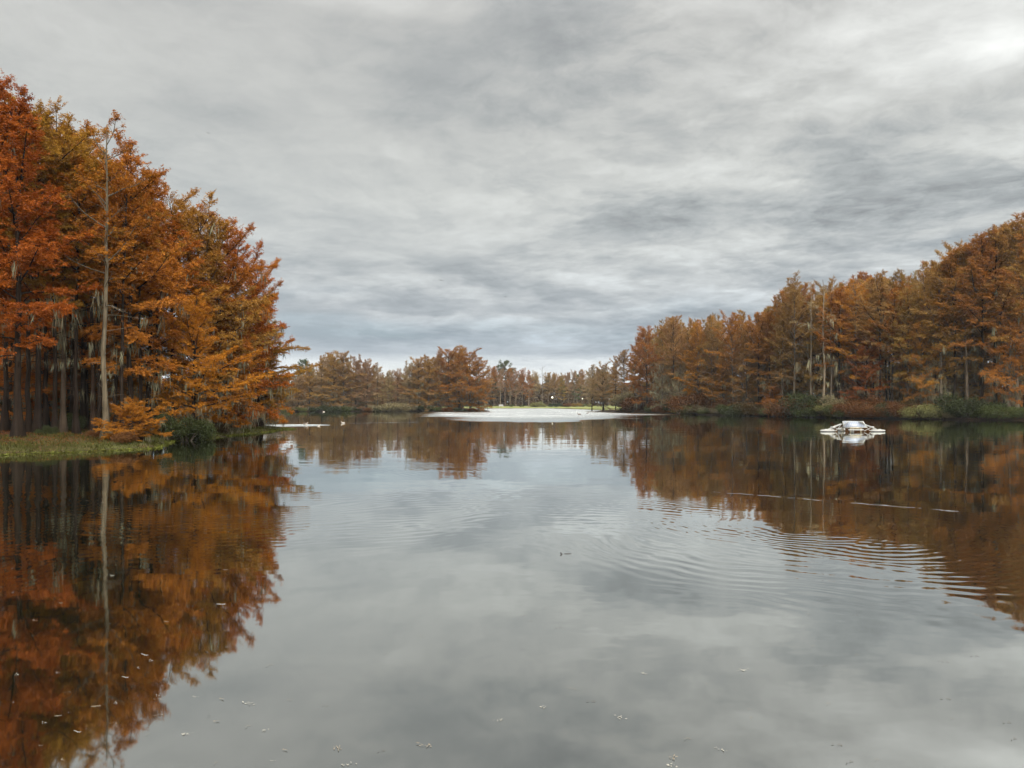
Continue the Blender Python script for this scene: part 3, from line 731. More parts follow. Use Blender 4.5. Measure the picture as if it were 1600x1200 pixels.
# ---- middle wooded shore
silM = lambda px: np.interp(px, [430, 470, 490, 515, 540, 565, 585, 600, 625, 650, 680, 692, 715, 738, 752, 765],
                            [605, 580, 558, 549, 547, 551, 562, 574, 571, 556, 549, 541, 535, 543, 556, 580])
def shore_d(px, d0=180, sd0=0.8):
    d = np.arange(d0, 240, 0.5); sdd = lake_sd((px - 800) / F * d, d); return float(d[np.argmax(sdd > sd0)])
GM = 'cypress trees along the middle wooded shore'
MID = [(448, 'full3', C_DULL, 'faded'), (466, 'full1', C_ROSE, 'pinkish'), (484, 'full2', C_BROWN, 'brown'), (503, 'tall1', C_DULL, 'dull tan'), (520, 'full3', C_BROWN, 'broad brown'),
       (538, 'full1', C_BROWN, 'round-topped brown'), (556, 'full2', C_ROSE, 'rosy brown'), (573, 'full3', C_ROSE, 'low rosy'), (590, 'tall3', C_DULL, 'thin tan'), (606, 'tall1', C_DULL, 'greyish'),
       (622, 'tall2', C_ROSE, 'open-crowned'), (640, 'full2', C_DULL, 'olive brown'), (655, 'full1', C_BROWN, 'full brown'), (670, 'full3', C_OCHRE, 'olive-gold'), (686, 'full2', C_BROWN, 'rusty brown'),
       (702, 'full1', C_RUST, 'tall rust'), (718, 'full2', C_ORANGE, 'tallest golden-rust'), (735, 'full3', C_RUST, 'bright rust'), (748, 'full2', C_RUST, 'orange-red')]
for i, (px, pr, c, ds) in enumerate(MID):
    n = len(MID) - i
    d = shore_d(px) + rnd.uniform(0, 1.5)
    lb = '%s cypress on the middle shore, %s in from the open reach' % (ds, ords[n])
    ptree(px, d, float(silM(px)) + rnd.uniform(0, 7), pr, c, lb, GM, wide=1.25)
GMB = 'cypress trees behind the middle wooded shore'
for i in range(26):
    px = 440 + i * 12.0 + rnd.uniform(-5, 5); d = rnd.uniform(206, 225)
    if px > 742: px = rnd.uniform(690, 735)
    ptree(px, d, float(silM(px)) + rnd.uniform(0, 12), rnd.choice(['full1', 'full2', 'tall1', 'tall2', 'tall3']), (cc_ := rnd.choice([C_BROWN, C_DULL, C_ROSE])),
          behind(px, [(q[0], 'the %s tree of the middle shore' % q[3]) for q in MID], cc_), GMB)
# ---- far shore
silF = lambda px: np.interp(px, [760, 775, 800, 820, 835, 850, 880, 905, 930, 960], [574, 573, 578, 576, 581, 584, 583, 579, 577, 570])
GF = 'trees along the far grassy shore'
FAR = [(762, 'tall1', C_ROSE, 'rosy'), (772, 'top1', C_RUST, 'rusty'), (782, 'top2', C_ROSE, 'pink-brown'), (797, 'top1', C_RUST, 'red-brown'), (806, 'tall2', C_ROSE, 'rosy broad'), (816, 'top2', C_RUST, 'dark rust'),
       (826, 'tall1', C_RUST, 'round rust'), (837, 'top2', C_DULL, 'faded tan'), (847, 'snag', C_DULL, 'pale-trunked'), (857, 'top1', C_BROWN, 'brown'), (867, 'top2', C_BROWN, 'thin brown'),
       (878, 'tall3', C_OCHRE, 'ochre'), (888, 'top1', C_ROSE, 'rosy thin'), (898, 'top2', C_ROSE, 'pinkish tall'), (909, 'top1', C_BROWN, 'plain brown'), (920, 'tall3', C_DULL, 'dull'), (934, 'top1', C_ROSE, 'rosy high-crowned')]
for i, (px, pr, c, ds) in enumerate(FAR):
    ptree(px, rnd.uniform(327, 338), float(silF(px)) + rnd.uniform(-3, 1), pr, c, '%s tree on the far lawn, %s along from the middle shore' % (ds, ords[i + 1]), GF, bark=rnd.choice([GREYB, PALE, (1.2, 1.2, 1.1)]))
GFB = 'trees behind the far shore'
for i in range(44):
    px = rnd.uniform(755, 960); d = rnd.uniform(345, 385)
    ptree(px, d, float(silF(px)) + rnd.uniform(-1, 14), rnd.choice(['top1', 'tall1', 'tall2', 'tall3']), (cc_ := rnd.choice([C_ROSE, C_BROWN, C_DULL, (0.09, 0.11, 0.045)])),
          behind(px, [(q[0], 'the %s tree on the far lawn' % q[3]) for q in FAR], cc_, 'tree'), GFB)
ptree(789, 342, 565, 'pine', (0.075, 0.095, 0.040), 'green round-headed pine rising above the far shore trees', None, name='pine_tree', bark=(1.4, 1.2, 1.1), wide=1.25)
ptree(474, 240, 563, 'pine', (0.055, 0.085, 0.035), 'dark green pine showing behind the left end of the middle shore', None, name='pine_tree')
ptree(770, 345, 592, 'pine', (0.04, 0.07, 0.030), 'dark pine at the end of the middle shore, behind the lawn', None, name='pine_tree')

# ---- distant woods closing the horizon (reads as one mass)
def woods():
    rs = np.random.RandomState(9); n = 700000
    Cs = []
    for (ax, ay, bx, by, k_) in [(-300, 60, -90, 70, 40), (-90, 72, -62, 100, 45), (-75, 62, -48, 80, 35), (-120, 60, -70, 120, 50), (-90, 100, -190, 260, 40), (-260, 200, -120, 330, 30), (-60, 352, 110, 372, 90), (-150, 350, 120, 430, 110), (-110, 250, -30, 300, 60),
                                 (60, 330, 130, 220, 60), (90, 200, 150, 120, 60), (95, 150, 180, 90, 50), (120, 100, 260, 20, 40)]:
        for i in range(k_):
            u = rs.rand(); x = ax + (bx - ax) * u + rs.normal(0, 6); y = ay + (by - ay) * u + rs.normal(0, 6)
            if lake_sd(np.array([x]), np.array([y]))[0] < 7: continue
            for q in range(9): Cs.append((x + rs.normal(0, 2.2), y + rs.normal(0, 2.2), rs.uniform(0.8, 11.0), rs.uniform(1.3, 2.6)))
    Cs = np.array(Cs); ix = rs.randint(0, len(Cs), n)
    d = unit(rs.normal(0, 1, (n, 3))); cc = Cs[ix, :3] + d * (Cs[ix, 3] * rs.uniform(0.4, 1.1, n))[:, None]; cc[:, 2] = np.maximum(cc[:, 2], 0.5)
    U = unit(rs.normal(0, 1, (n, 3)) * [1, 1, 0.5]); Sv = unit(np.cross(U, rs.normal(0, 1, (n, 3))))
    V, Fq = diamonds(cc, U, Sv, rs.uniform(0.5, 1.1, n), rs.uniform(0.3, 0.6, n))
    o = link('distant_woods', np_mesh('distant_woods', V, [Fq], M_LEAF, rs.rand(n))); o.color = (0.13, 0.085, 0.05, 1)
    tag(o, 'brown woodland closing the view far behind the lake trees', 'woods', kind='stuff')
woods()

# ------------------------------------------------------------------ bushes along the water
CN.update({(0.07, 0.05, 0.025): 'dim brown', (0.07, 0.06, 0.03): 'dim olive'})
G1 = (0.075, 0.090, 0.035); G2 = (0.11, 0.12, 0.055); G3 = (0.17, 0.165, 0.075); GD = (0.042, 0.052, 0.026); BR = (0.12, 0.055, 0.025); TAN = (0.20, 0.17, 0.11)
CN.update({TAN: 'grey-tan', G1: 'green', G2: 'olive', GD: 'dark green', BR: 'brown'})
def bush(px, d, hy, color, label, group, v=0, wide=1.0):
    x = (px - 800) / F * d; z = gz(x, d); p = BUSH[v % 4]
    s = ((HOR - hy) / F * d + CAM_H - z) / p['H']
    r = empty('shrub', (x, d, max(0.0, z) - 0.05), rnd.uniform(0, 6.28)); r.scale = (s * wide, s * wide, s)
    tag(r, label, 'shrub', group)
    o = link('stems', p['stems'], r); o.color = (0.8, 0.8, 0.8, 1)
    o = link('leaves', p['leaves'], r); o.color = (*color, 1)
GB = 'shrubs along the right bank waterline'
RB = [(965, 4, G2, 0, 'green'), (975, 9, GD, 1, 'dark green'), (996, 6, BR, 2, 'brown'), (1018, 15, G1, 1, 'deep green'), (1040, 8, BR, 2, 'reddish'), (1078, 16, G3, 3, 'yellow-green'), (1098, 12, G2, 0, 'olive'),
      (1118, 13, TAN, 1, 'tan'), (1140, 17, G1, 2, 'green'), (1160, 18, GD, 3, 'dark'), (1185, 8, BR, 0, 'rusty'), (1200, 17, G2, 1, 'mid green'), (1222, 18, GD, 2, 'dark green'), (1245, 16, G2, 3, 'light green'),
      (1268, 21, G1, 0, 'full green'), (1292, 22, G3, 1, 'bright olive'), (1312, 20, G1, 2, 'leafy green'), (1345, 12, BR, 3, 'brown'), (1372, 14, BR, 0, 'dry brown'), (1398, 20, GD, 1, 'dark'),
      (1420, 15, TAN, 2, 'dry tan'), (1445, 22, G3, 3, 'mossy olive'), (1475, 18, TAN, 0, 'grey-tan'), (1500, 24, GD, 1, 'dark green'), (1520, 40, GD, 2, 'tallest dark'), (1548, 22, G1, 3, 'green'),
      (1572, 16, BR, 0, 'brown'), (1592, 24, G1, 1, 'dark leafy'), (1615, 20, G2, 2, 'half-seen green')]
for i, (px, hpx, c, v, ds) in enumerate(RB):
    d = float(bankR(px)) - 0.8; nm = lf_n = sum(1 for q in RB if q[0] < raft_px)
    where = '%s to the left of the solar raft' % ords[nm - i] if px < raft_px else '%s to the right of the solar raft' % ords[i - nm + 1]
    bush(px, d, HOR + CAM_H * F / d - hpx * 1.02, c, '%s waterside shrub on the right bank, %s' % (ds, where), GB, v, 1.45)
GBB = 'undergrowth shrubs between the trunks'
for i in range(90):
    px = rnd.uniform(975, 1640); d = float(bankR(px)) + (rnd.uniform(-0.5, 3) if i < 45 else rnd.uniform(4, 30))
    bush(px, d, HOR + CAM_H * F / d - rnd.uniform(14, 36), (cc_ := rnd.choice([GD, BR, BR, TAN, (0.07, 0.05, 0.025)])), behind(px, RREF, cc_, 'shrub'), GBB, i, 1.3)
GBM = 'shrubs under the middle wooded shore'
for i, (px, hpx, c, ds) in enumerate([(452, 7, G1, 'green'), (470, 8, G2, 'light green'), (498, 10, GD, 'dark'), (520, 8, GD, 'low dark'), (545, 12, G1, 'leafy green'), (574, 7, BR, 'brown'), (598, 9, GD, 'dark green'),
                                      (615, 14, TAN, 'grey-green'), (632, 12, TAN, 'silvery'), (662, 9, GD, 'dark rounded'), (682, 8, G1, 'small green'), (700, 6, BR, 'low brown'), (716, 7, GD, 'shaded'), (738, 6, BR, 'rusty low')]):
    dd_ = shore_d(px, 180, -0.3); bush(px, dd_, HOR + CAM_H * F / dd_ - hpx, c, '%s shrub at the middle shore waterline, %s in from the left wood' % (ds, ords[i + 1]), GBM, i, 2.0)
GBF = 'shrubs at the back of the far lawn'
for i, (px, hpx, c, ds) in enumerate([(765, 5, GD, 'dark'), (800, 5, G1, 'green'), (815, 4, G2, 'low green'), (838, 8, G3, 'large yellow-green'), (848, 6, G3, 'smaller yellow-green'), (862, 7, GD, 'dark hedge-like'), (872, 7, GD, 'dark rounded'),
                                      (885, 6, BR, 'brown'), (900, 8, (0.22, 0.14, 0.04), 'golden'), (912, 6, G2, 'mid green'), (922, 6, G3, 'pale')]):
    bush(px, 326, HOR + CAM_H * F / 326 - hpx - 1.5, c, '%s shrub on the far lawn, %s along from the middle shore' % (ds, ords[i + 1]), GBF, i, 1.5)
GBL = 'shrubs on the left bank'
for px, d, hy, c, v, wd, lb in [
    (190, 36.3, 668, BR, 0, 1.3, 'dark brown tangled shrub under the low orange bough'), (212, 37.6, 672, (0.05, 0.03, 0.02), 1, 1.2, 'blackish shrub overhanging water beside the orange bough'),
    (290, 43.3, 652, GD, 2, 1.1, 'dark green evergreen shrub in the gap behind the grassy inlet'), (306, 44.6, 648, G1, 1, 1.0, 'leafy green shrub hanging toward the water in the inlet'),
    (150, 38.5, 672, BR, 3, 1.2, 'brown shrub at the foot of the pale trunk'), (75, 38, 660, GD, 0, 1.0, 'dark evergreen shrub between the first trunks on the left bank'),
    (112, 43, 640, GD, 1, 1.0, 'dark shrub in the shade left of the pale trunk'), (338, 50, 655, (0.05, 0.035, 0.02), 2, 1.3, 'black-shadowed shrub overhanging the water past the inlet'),
    (385, 58, 658, BR, 3, 1.2, 'brown shrub near the tip of the left bank'), (130, 50, 630, G1, 2, 1.3, 'green shrub deep behind the left bank trunks'),
    (40, 45, 640, BR, 1, 1.3, 'brown shrub behind the flared cypress foot'), (5, 44, 645, G3, 3, 1.0, 'yellow-green shrub at the left edge of the wood')]:
    bush(px, d, hy, c, lb, GBL, v, wd)
for i in range(36):
    x = rnd.uniform(-85, -27); y = rnd.uniform(48, 110)
    if gz(x, y) < 0.5: continue
    bush(800 + x / y * F, y, 630 - rnd.uniform(-8, 30), (cc_ := rnd.choice([GD, BR, (0.07, 0.06, 0.03), G1])), behind(800 + x / y * F, LREF, cc_, 'shrub'), 'undergrowth of the left wood', i, 1.5)

# ------------------------------------------------------------------ grass and duckweed on the left bank
rs = np.random.RandomState(77)
def scatter(n, x0, x1, y0, y1, lo, hi):
    x = rs.uniform(x0, x1, n); y = rs.uniform(y0, y1, n); s = lake_sd(x, y) + 0.35 * wob(x, y)
    k = (s > lo) & (s < hi); return x[k], y[k]
gxs, gys = scatter(150000, -31, -16, 29, 66, 0.05, 6.0)
keep = rs.rand(len(gxs)) < np.clip(0.4 + 0.8 * wob(gxs * 0.9, gys * 0.9), 0.10, 1)
gxs, gys = gxs[keep], gys[keep]; n = len(gxs)
C = np.stack([gxs, gys, ground_z(gxs, gys) - 0.02], -1)
U = unit(np.stack([rs.normal(0, 0.45, n), rs.normal(0, 0.45, n), np.ones(n)], -1)); an = rs.uniform(0, 3.14, n)
V, Fq = diamonds(C, U, np.stack([np.cos(an), np.sin(an), 0 * an], -1), rs.uniform(0.07, 0.24, n), rs.uniform(0.015, 0.04, n))
o = link('grass', np_mesh('grass', V, [Fq], M_GREEN, rs.rand(n))); o.color = (0.058, 0.060, 0.020, 1)
tag(o, 'rough green and straw grass covering the left bank', 'grass', kind='stuff')
# fallen leaves on that bank
gxs, gys = scatter(45000, -31, -16, 29, 66, 1.2, 9.0); n = len(gxs)
C = np.stack([gxs, gys, ground_z(gxs, gys) + rs.uniform(0.01, 0.09, n)], -1)
U = unit(rs.normal(0, 1, (n, 3)) * [1, 1, 0.3]); V, Fq = diamonds(C, U, unit(np.cross(U, rs.normal(0, 0.4, (n, 3)) + [0, 0, 1])), rs.uniform(0.05, 0.12, n), rs.uniform(0.03, 0.06, n))
o = link('leaf_litter', np_mesh('leaf_litter', V, [Fq], M_LEAF, rs.rand(n))); o.color = (0.14, 0.055, 0.022, 1)
tag(o, 'fallen rust leaves lying under the left bank trees', 'leaf litter', kind='stuff')
# duckweed mat hugging the shore
gxs, gys = scatter(300000, -31, -13, 27, 66, -1.7, 0.15)
sdv = lake_sd(gxs, gys)
wdt = np.interp(gys, [27, 31, 34.5, 36.5, 40, 50, 60, 64], [0.6, 0.7, 0.7, 0.5, 0.4, 0.3, 0.7, 1.3])
keep = (-sdv < wdt * (0.75 + 0.45 * wob(gxs * 1.7, gys * 1.7))) & (rs.rand(len(gxs)) < 0.85)
gxs, gys = gxs[keep], gys[keep]; n = len(gxs)
C = np.stack([gxs, gys, rs.uniform(0.006, 0.04, n)], -1)
U = unit(rs.normal(0, 1, (n, 3)) * [1, 1, 0.35]); V, Fq = diamonds(C, U, unit(np.cross(U, rs.normal(0, 0.3, (n, 3)) + [0, 0, 1])), rs.uniform(0.05, 0.13, n), rs.uniform(0.03, 0.08, n))
o = link('duckweed', np_mesh('duckweed', V, [Fq], M_GREEN, rs.rand(n))); o.color = (0.11, 0.12, 0.032, 1)
tag(o, 'yellow-green water plants floating along the left bank edge', 'water plants', kind='stuff')

# ------------------------------------------------------------------ solar raft
M_WHITE = plain('white_paint', (0.32, 0.32, 0.30), 0.6, nscale=3.5, namp=0.3)
M_BLACK = plain('black_float', (0.02, 0.02, 0.02), 0.5)
M_STEEL = plain('galvanised_steel', (0.50, 0.50, 0.49), 0.4, 0.6)
M_TAN = plain('tan_strut', (0.42, 0.36, 0.24), 0.6)
m, t, out = mat_new('solar_glass')
tc_ = t.node('ShaderNodeTexCoord'); ox, oy, oz = t.sep(tc_.outputs['Object'])
gx1 = t.m('LESS_THAN', t.m('FRACT', t.m('MULTIPLY', ox, 7.0)), 0.16)
cc_ = t.mix(gx1, (0.16, 0.19, 0.25), (0.45, 0.46, 0.47))
p = t.node('ShaderNodeBsdfPrincipled'); t.l.new(cc_, p.inputs['Base Color']); p.inputs['Roughness'].default_value = 0.3
p.inputs['IOR'].default_value = 1.6; t.l.new(p.outputs[0], out.inputs[0]); M_SOLAR = m
def box_mesh(name, corners8, mat, bevel=0.0):
    me = np_mesh(name, corners8, [np.array([[0, 3, 2, 1], [4, 5, 6, 7], [0, 1, 5, 4], [1, 2, 6, 5], [2, 3, 7, 6], [3, 0, 4, 7]])], mat)
    return me
def box(name, c, s, mat, parent, bevel=0.0, rot=(0, 0, 0)):
    x, y, z = (q / 2 for q in s)
    me = box_mesh(name, [(-x, -y, -z), (x, -y, -z), (x, y, -z), (-x, y, -z), (-x, -y, z), (x, -y, z), (x, y, z), (-x, y, z)], mat)
    o = link(name, me, parent, c); o.rotation_euler = rot
    if bevel:
        b = o.modifiers.new('b', 'BEVEL'); b.width = bevel; b.segments = 2
    return o
def tubeobj(name, paths, mat, parent):
    tb = Tubes()
    for pts, r in paths: tb.add(pts, [r] * len(pts), 8)
    return link(name, tb.mesh(name, mat), parent)
rx, ry = at(1331, 674.5)
raft = tag(empty('solar_raft', (rx, ry, 0), -0.02), 'white floating solar-powered aerator with outstretched pontoon arms on the lake', 'solar raft')
def panel(parent, rz, w_=1.5, back=False):
    h = empty_part = None
    pts = [(-w_ / 2, -0.62, 0.34), (w_ / 2, -0.62, 0.34), (w_ / 2 * 0.92, -0.20, 0.82), (-w_ / 2 * 0.92, -0.20, 0.82)]
    nrm = np.array([0, -0.75, 0.66]); th = 0.045
    P0 = np.array(pts); c = P0.mean(0); c_, s_ = math.cos(rz), math.sin(rz)
    def rot(a): a = np.array(a, float); return np.stack([a[:, 0] * c_ - a[:, 1] * s_, a[:, 0] * s_ + a[:, 1] * c_, a[:, 2]], -1)
    fr_ = np.concatenate([rot(P0 - nrm * th), rot(P0)])
    f = link('panel_frame', box_mesh('panel_frame', fr_, M_WHITE), parent)
    P1 = c + (P0 - c) * [0.90, 0.86, 0.86]
    link('panel_glass', box_mesh('panel_glass', np.concatenate([rot(P1 + nrm * 0.004), rot(P1 + nrm * 0.014)]), M_SOLAR), f)
for k_ in range(3): panel(raft, k_ * 2 * math.pi / 3, 1.75)
tubeobj('deck_frame', [([(math.sin(a) * 0.75, -math.cos(a) * 0.75, 0.30), (math.sin(a + 1.0472) * 0.75, -math.cos(a + 1.0472) * 0.75, 0.30)], 0.035) for a in [i * 1.0472 for i in range(6)]]
        + [([(math.sin(a) * 0.75, -math.cos(a) * 0.75, 0.02), (math.sin(a) * 0.75, -math.cos(a) * 0.75, 0.36)], 0.03) for a in [i * 1.0472 + 0.5236 for i in range(6)]], M_TAN, raft)
tb = Tubes(); tb.add([(0, 0, -0.3), (0, 0, 0.24), (0, 0, 0.30)], [0.16, 0.16, 0.05], 16); link('motor_housing', tb.mesh('motor_housing', M_WHITE), raft)
box('cross_beam', (0, -0.70, 0.17), (1.15, 0.09, 0.08), M_WHITE, raft, 0.01)
for sgn in (-1, 1):
    arm = tubeobj('arm', [([(sgn * 0.80, -0.15, 0.60), (sgn * 1.50, -0.2, 0.34), (sgn * 1.9, -0.2, 0.12)], 0.036), ([(sgn * 0.80, 0.15, 0.60), (sgn * 1.50, 0.1, 0.34), (sgn * 1.9, 0.1, 0.12)], 0.03),
                          ([(sgn * 0.85, -0.2, 0.06), (sgn * 1.45, -0.2, 0.36)], 0.022), ([(sgn * 0.95, -0.2, 0.50), (sgn * 1.30, -0.2, 0.06)], 0.022), ([(sgn * 1.3, -0.2, 0.06), (sgn * 1.7, -0.2, 0.28)], 0.022)], M_WHITE, raft)
    br = box('arm_bracket', (sgn * 1.50, -0.05, 0.34), (0.14, 0.5, 0.14), M_WHITE, arm, 0.02)
    tb = Tubes(); xs = [1.35, 1.42, 1.6, 2.1, 2.4, 2.5]; rr_ = [0.02, 0.07, 0.09, 0.085, 0.06, 0.02]
    tb.add([(sgn * q, -0.15, 0.09) for q in xs], rr_, 12); fl_ = link('float', tb.mesh('float', M_WHITE), raft)
    tb = Tubes(); tb.add([(sgn * q, -0.15, 0.0) for q in (1.42, 1.5, 2.35, 2.45)], [0.02, 0.10, 0.10, 0.02], 12); link('float_keel', tb.mesh('float_keel', M_BLACK), fl_)
    box('cleat', (sgn * 2.05, -0.15, 0.19), (0.14, 0.10, 0.06), M_WHITE, fl_, 0.01)
tb = Tubes(); tb.add([(0, 1.35, 0.1), (0, 1.45, 0.1), (0, 2.3, 0.1), (0, 2.4, 0.1)], [0.02, 0.125, 0.125, 0.02], 12); link('float', tb.mesh('float', M_WHITE), raft)
tubeobj('arm', [([(0, 0.7, 0.55), (0, 1.5, 0.34), (0, 1.9, 0.12)], 0.05)], M_WHITE, raft)

# ------------------------------------------------------------------ lamps on the shores
def lamp(px, d, py, r, label, strength):
    x = (px - 800) / F * d; z = gz(x, d); h = (HOR - py) / F * d + CAM_H
    o = tag(empty('street_lamp', (x, d, z)), label, 'lamp')
    tb = Tubes(); tb.add([(0, 0, 0), (0, 0, 0.25), (0, 0, 0.5), (0, 0, h - z - r)], [0.16, 0.13, 0.07, 0.05], 10); link('post', tb.mesh('post', M_BLACK), o)
    th = np.linspace(0, math.pi, 9); tb = Tubes(); tb.add([(0, 0, h - z - r * math.cos(a)) for a in th], [max(0.01, r * math.sin(a)) for a in th], 16)
    link('globe', tb.mesh('globe', plain('lamp_glass', (0.9, 0.85, 0.7), 0.4, emit=((1.0, 0.90, 0.66), strength))), o)
lamp(863, 324, 621, 0.34, 'lit globe lamp post on the far grassy shore', 3.0)
lamp(910, 330, 623, 0.22, 'dimmer lit lamp post right of the brighter far-shore globe', 2.0)
lamp(120, 75, 613, 0.10, 'lit lamp post glimpsed between trunks of the left wood', 1.2)

# ------------------------------------------------------------------ white bench on the far shore
bx, by = (783 - 800) / F * 319.2, 319.2
bn = tag(empty('bench', (bx, by, gz(bx, by)), 0.1), 'small white bench at the edge of the far lawn', 'bench')
box('seat', (0, 0, 0.55), (1.9, 0.5, 0.08), M_WHITE, bn, 0.01); box('backrest', (0, 0.26, 0.95), (1.9, 0.06, 0.45), M_WHITE, bn, 0.01)
for sx_ in (-0.8, 0.8): box('leg', (sx_, 0, 0.20), (0.10, 0.45, 0.62), M_WHITE, bn)

# ------------------------------------------------------------------ birds
def skin(name, verts, edges, radii, mat, sub=2, parent=None):
    me = bpy.data.meshes.new(name); me.from_pydata(verts, edges, []); me.materials.append(mat)
    o = link(name, me, parent)
    sm = o.modifiers.new('skin', 'SKIN'); sm.use_smooth_shade = True
    for v_, r in zip(me.skin_vertices[0].data if me.skin_vertices else [], radii): v_.radius = (r, r)
    ss = o.modifiers.new('sub', 'SUBSURF'); ss.levels = sub; ss.render_levels = sub
    return o, me
def add_skin_layer(o, me, radii):
    pass
def body(name, pts, radii, edges, mat, parent=None):
    """one continuous skinned figure, applied to a plain mesh"""
    me = bpy.data.meshes.new(name + '_src'); me.from_pydata(pts, edges, [])
    o = bpy.data.objects.new(name, me); COL.objects.link(o)
    o.modifiers.new('skin', 'SKIN')
    if not me.skin_vertices:
        bpy.context.view_layer.objects.active = o
    for i, r in enumerate(radii):
        rr = r if isinstance(r, tuple) else (r, r)
        me.skin_vertices[0].data[i].radius = rr
    me.skin_vertices[0].data[0].use_root = True
    s = o.modifiers.new('sub', 'SUBSURF'); s.levels = 2; s.render_levels = 2
    dg = bpy.context.evaluated_depsgraph_get(); dg.update()
    nm = bpy.data.meshes.new_from_object(o.evaluated_get(dg)); nm.name = name
    bpy.data.objects.remove(o); nm.materials.clear(); nm.materials.append(mat)
    for pl in nm.polygons: pl.use_smooth = True
    return link(name, nm, parent)
M_BIRD = plain('dark_feathers', (0.035, 0.03, 0.028), 0.8)
M_DUCKW = plain('white_feathers', (0.42, 0.38, 0.33), 0.7)
M_DUCKB = plain('brown_feathers', (0.12, 0.085, 0.06), 0.8)
M_BILL = plain('orange_bill', (0.55, 0.25, 0.05), 0.5)
def wings_mesh(span, chord, dih, mat, parent, name='wing', zed=0.0):
    for s_ in (-1, 1):
        n = 7; V = []
        for i in range(n):
            u = i / (n - 1); x = s_ * span / 2 * u
            z = zed + span * dih * (u if u < 0.45 else 0.45 - (u - 0.45) * 0.55)
            c = chord * (1 - u ** 2.2 * 0.85); sw = -0.25 * chord * u * 2
            for (yy, zz_) in ((c * 0.5 + sw, 0), (sw, 0.012 * (1 - u) + 0.004), (-c * 0.5 + sw, 0), (sw, -0.008)): V.append((x, yy, z + zz_))
        Fs = []
        for i in range(n - 1):
            for j in range(4): a = i * 4 + j; b = i * 4 + (j + 1) % 4; Fs.append((a, b, b + 4, a + 4))
        Fs.append(((n - 1) * 4, (n - 1) * 4 + 1, (n - 1) * 4 + 2, (n - 1) * 4 + 3))
        link(name, np_mesh(name, V, [np.array(Fs)], mat), parent)
def flyer(px, py, d, rz, label, dih=0.10, s=1.0):
    x = (px - 800) / F * d; z = (HOR - py) / F * d + CAM_H
    r = tag(empty('bird', (x, d, z), rz), label, 'bird', 'birds flying over the lake')
    r.rotation_euler = (0.1, 0.15, rz); r.scale = (s, s, s)
    body('body', [(0, -0.24, 0), (0, -0.10, 0), (0, 0.08, 0), (0, 0.20, 0.02), (0, 0.28, 0.02)], [(0.05, 0.012), (0.05, 0.05), (0.065, 0.06), 0.035, 0.012], [(0, 1), (1, 2), (2, 3), (3, 4)], M_BIRD, r)
    wings_mesh(1.25, 0.24, dih, M_BIRD, r)
flyer(689, 438, 150, 0.6, 'tiny dark gliding bird left of centre above the lake')
flyer(790, 464, 150, -0.5, 'small dark bird with bent wings just above the centre clouds', 0.13)
flyer(325, 208, 75, 0.9, 'faint little bird high above the left treeline', s=0.33)
def duck(px, py, rz, mats, label, head_up=True, flap=False, s=1.0):
    x, y = at(px, py)
    r = tag(empty('duck', (x, y, 0.0), rz), label, 'duck', 'ducks on the lake'); r.scale = (s, s, s)
    pts = [(-0.02, 0, 0.05), (-0.20, 0, 0.07), (-0.30, 0, 0.12), (0.12, 0, 0.06), (0.20, 0, 0.12), (0.215, 0, 0.22), (0.235, 0, 0.29), (0.28, 0, 0.285), (0.34, 0, 0.27)]
    body('body', pts, [(0.12, 0.10), (0.09, 0.07), (0.03, 0.015), (0.11, 0.09), 0.055, 0.036, 0.048, 0.035, 0.012], [(0, 1), (1, 2), (0, 3), (3, 4), (4, 5), (5, 6), (6, 7), (7, 8)], mats, r)
    bl = Tubes(); bl.add([(0.29, 0, 0.28), (0.335, 0, 0.275), (0.38, 0, 0.268)], [0.022, 0.02, 0.012], 8); link('bill', bl.mesh('bill', M_BILL), r)
    if flap: wings_mesh(0.95, 0.22, 0.35, M_DUCKB, r, zed=0.14); [setattr(c, 'rotation_euler', (0, 0, -1.57)) for c in r.children if c.name.startswith('wing')]
duck(477, 664.0, 0.1, M_DUCKW, 'duck with raised wings splashing along off the left bank tip', flap=True, s=0.85)
duck(498, 665.5, 0.0, M_DUCKW, 'pale duck swimming at the head of the bright wake', s=0.6)
duck(536, 661.5, 3.1, M_DUCKW, 'white duck trailing a thin straight wake before the middle shore', s=0.75)
duck(506, 643.8, 3.0, M_DUCKW, 'white bird resting close in against the middle shore', s=1.0)
duck(905, 648.0, 2.8, M_DUCKB, 'dark duck out on the bright ruffled water', s=1.3)
duck(918, 646.2, 0.3, M_DUCKB, 'smaller dark duck right of the other on the ruffled water', s=1.0)
duck(407, 666.0, 0.4, M_DUCKW, 'pale duck tucked against the tip of the left bank', s=0.6)

# turtle poking its head out, with the rim of its shell
tx, ty_ = at(877, 866)
tu = tag(empty('turtle', (tx, ty_, 0), 0.1), 'small black turtle head and shell rim breaking the calm water', 'turtle')
body('body', [(0.02, 0, -0.02), (0.0, 0, 0.012), (-0.016, 0, 0.026)], [0.014, 0.012, 0.009], [(0, 1), (1, 2)], M_BLACK, tu)
tb = Tubes(); a_ = np.linspace(0, math.pi, 7); tb.add([(0.10 + 0.055 * -math.cos(q), 0.02, 0.001) for q in a_], [max(0.001, 0.010 * math.sin(q)) for q in a_], 8); link('shell', tb.mesh('shell', M_BLACK), tu)

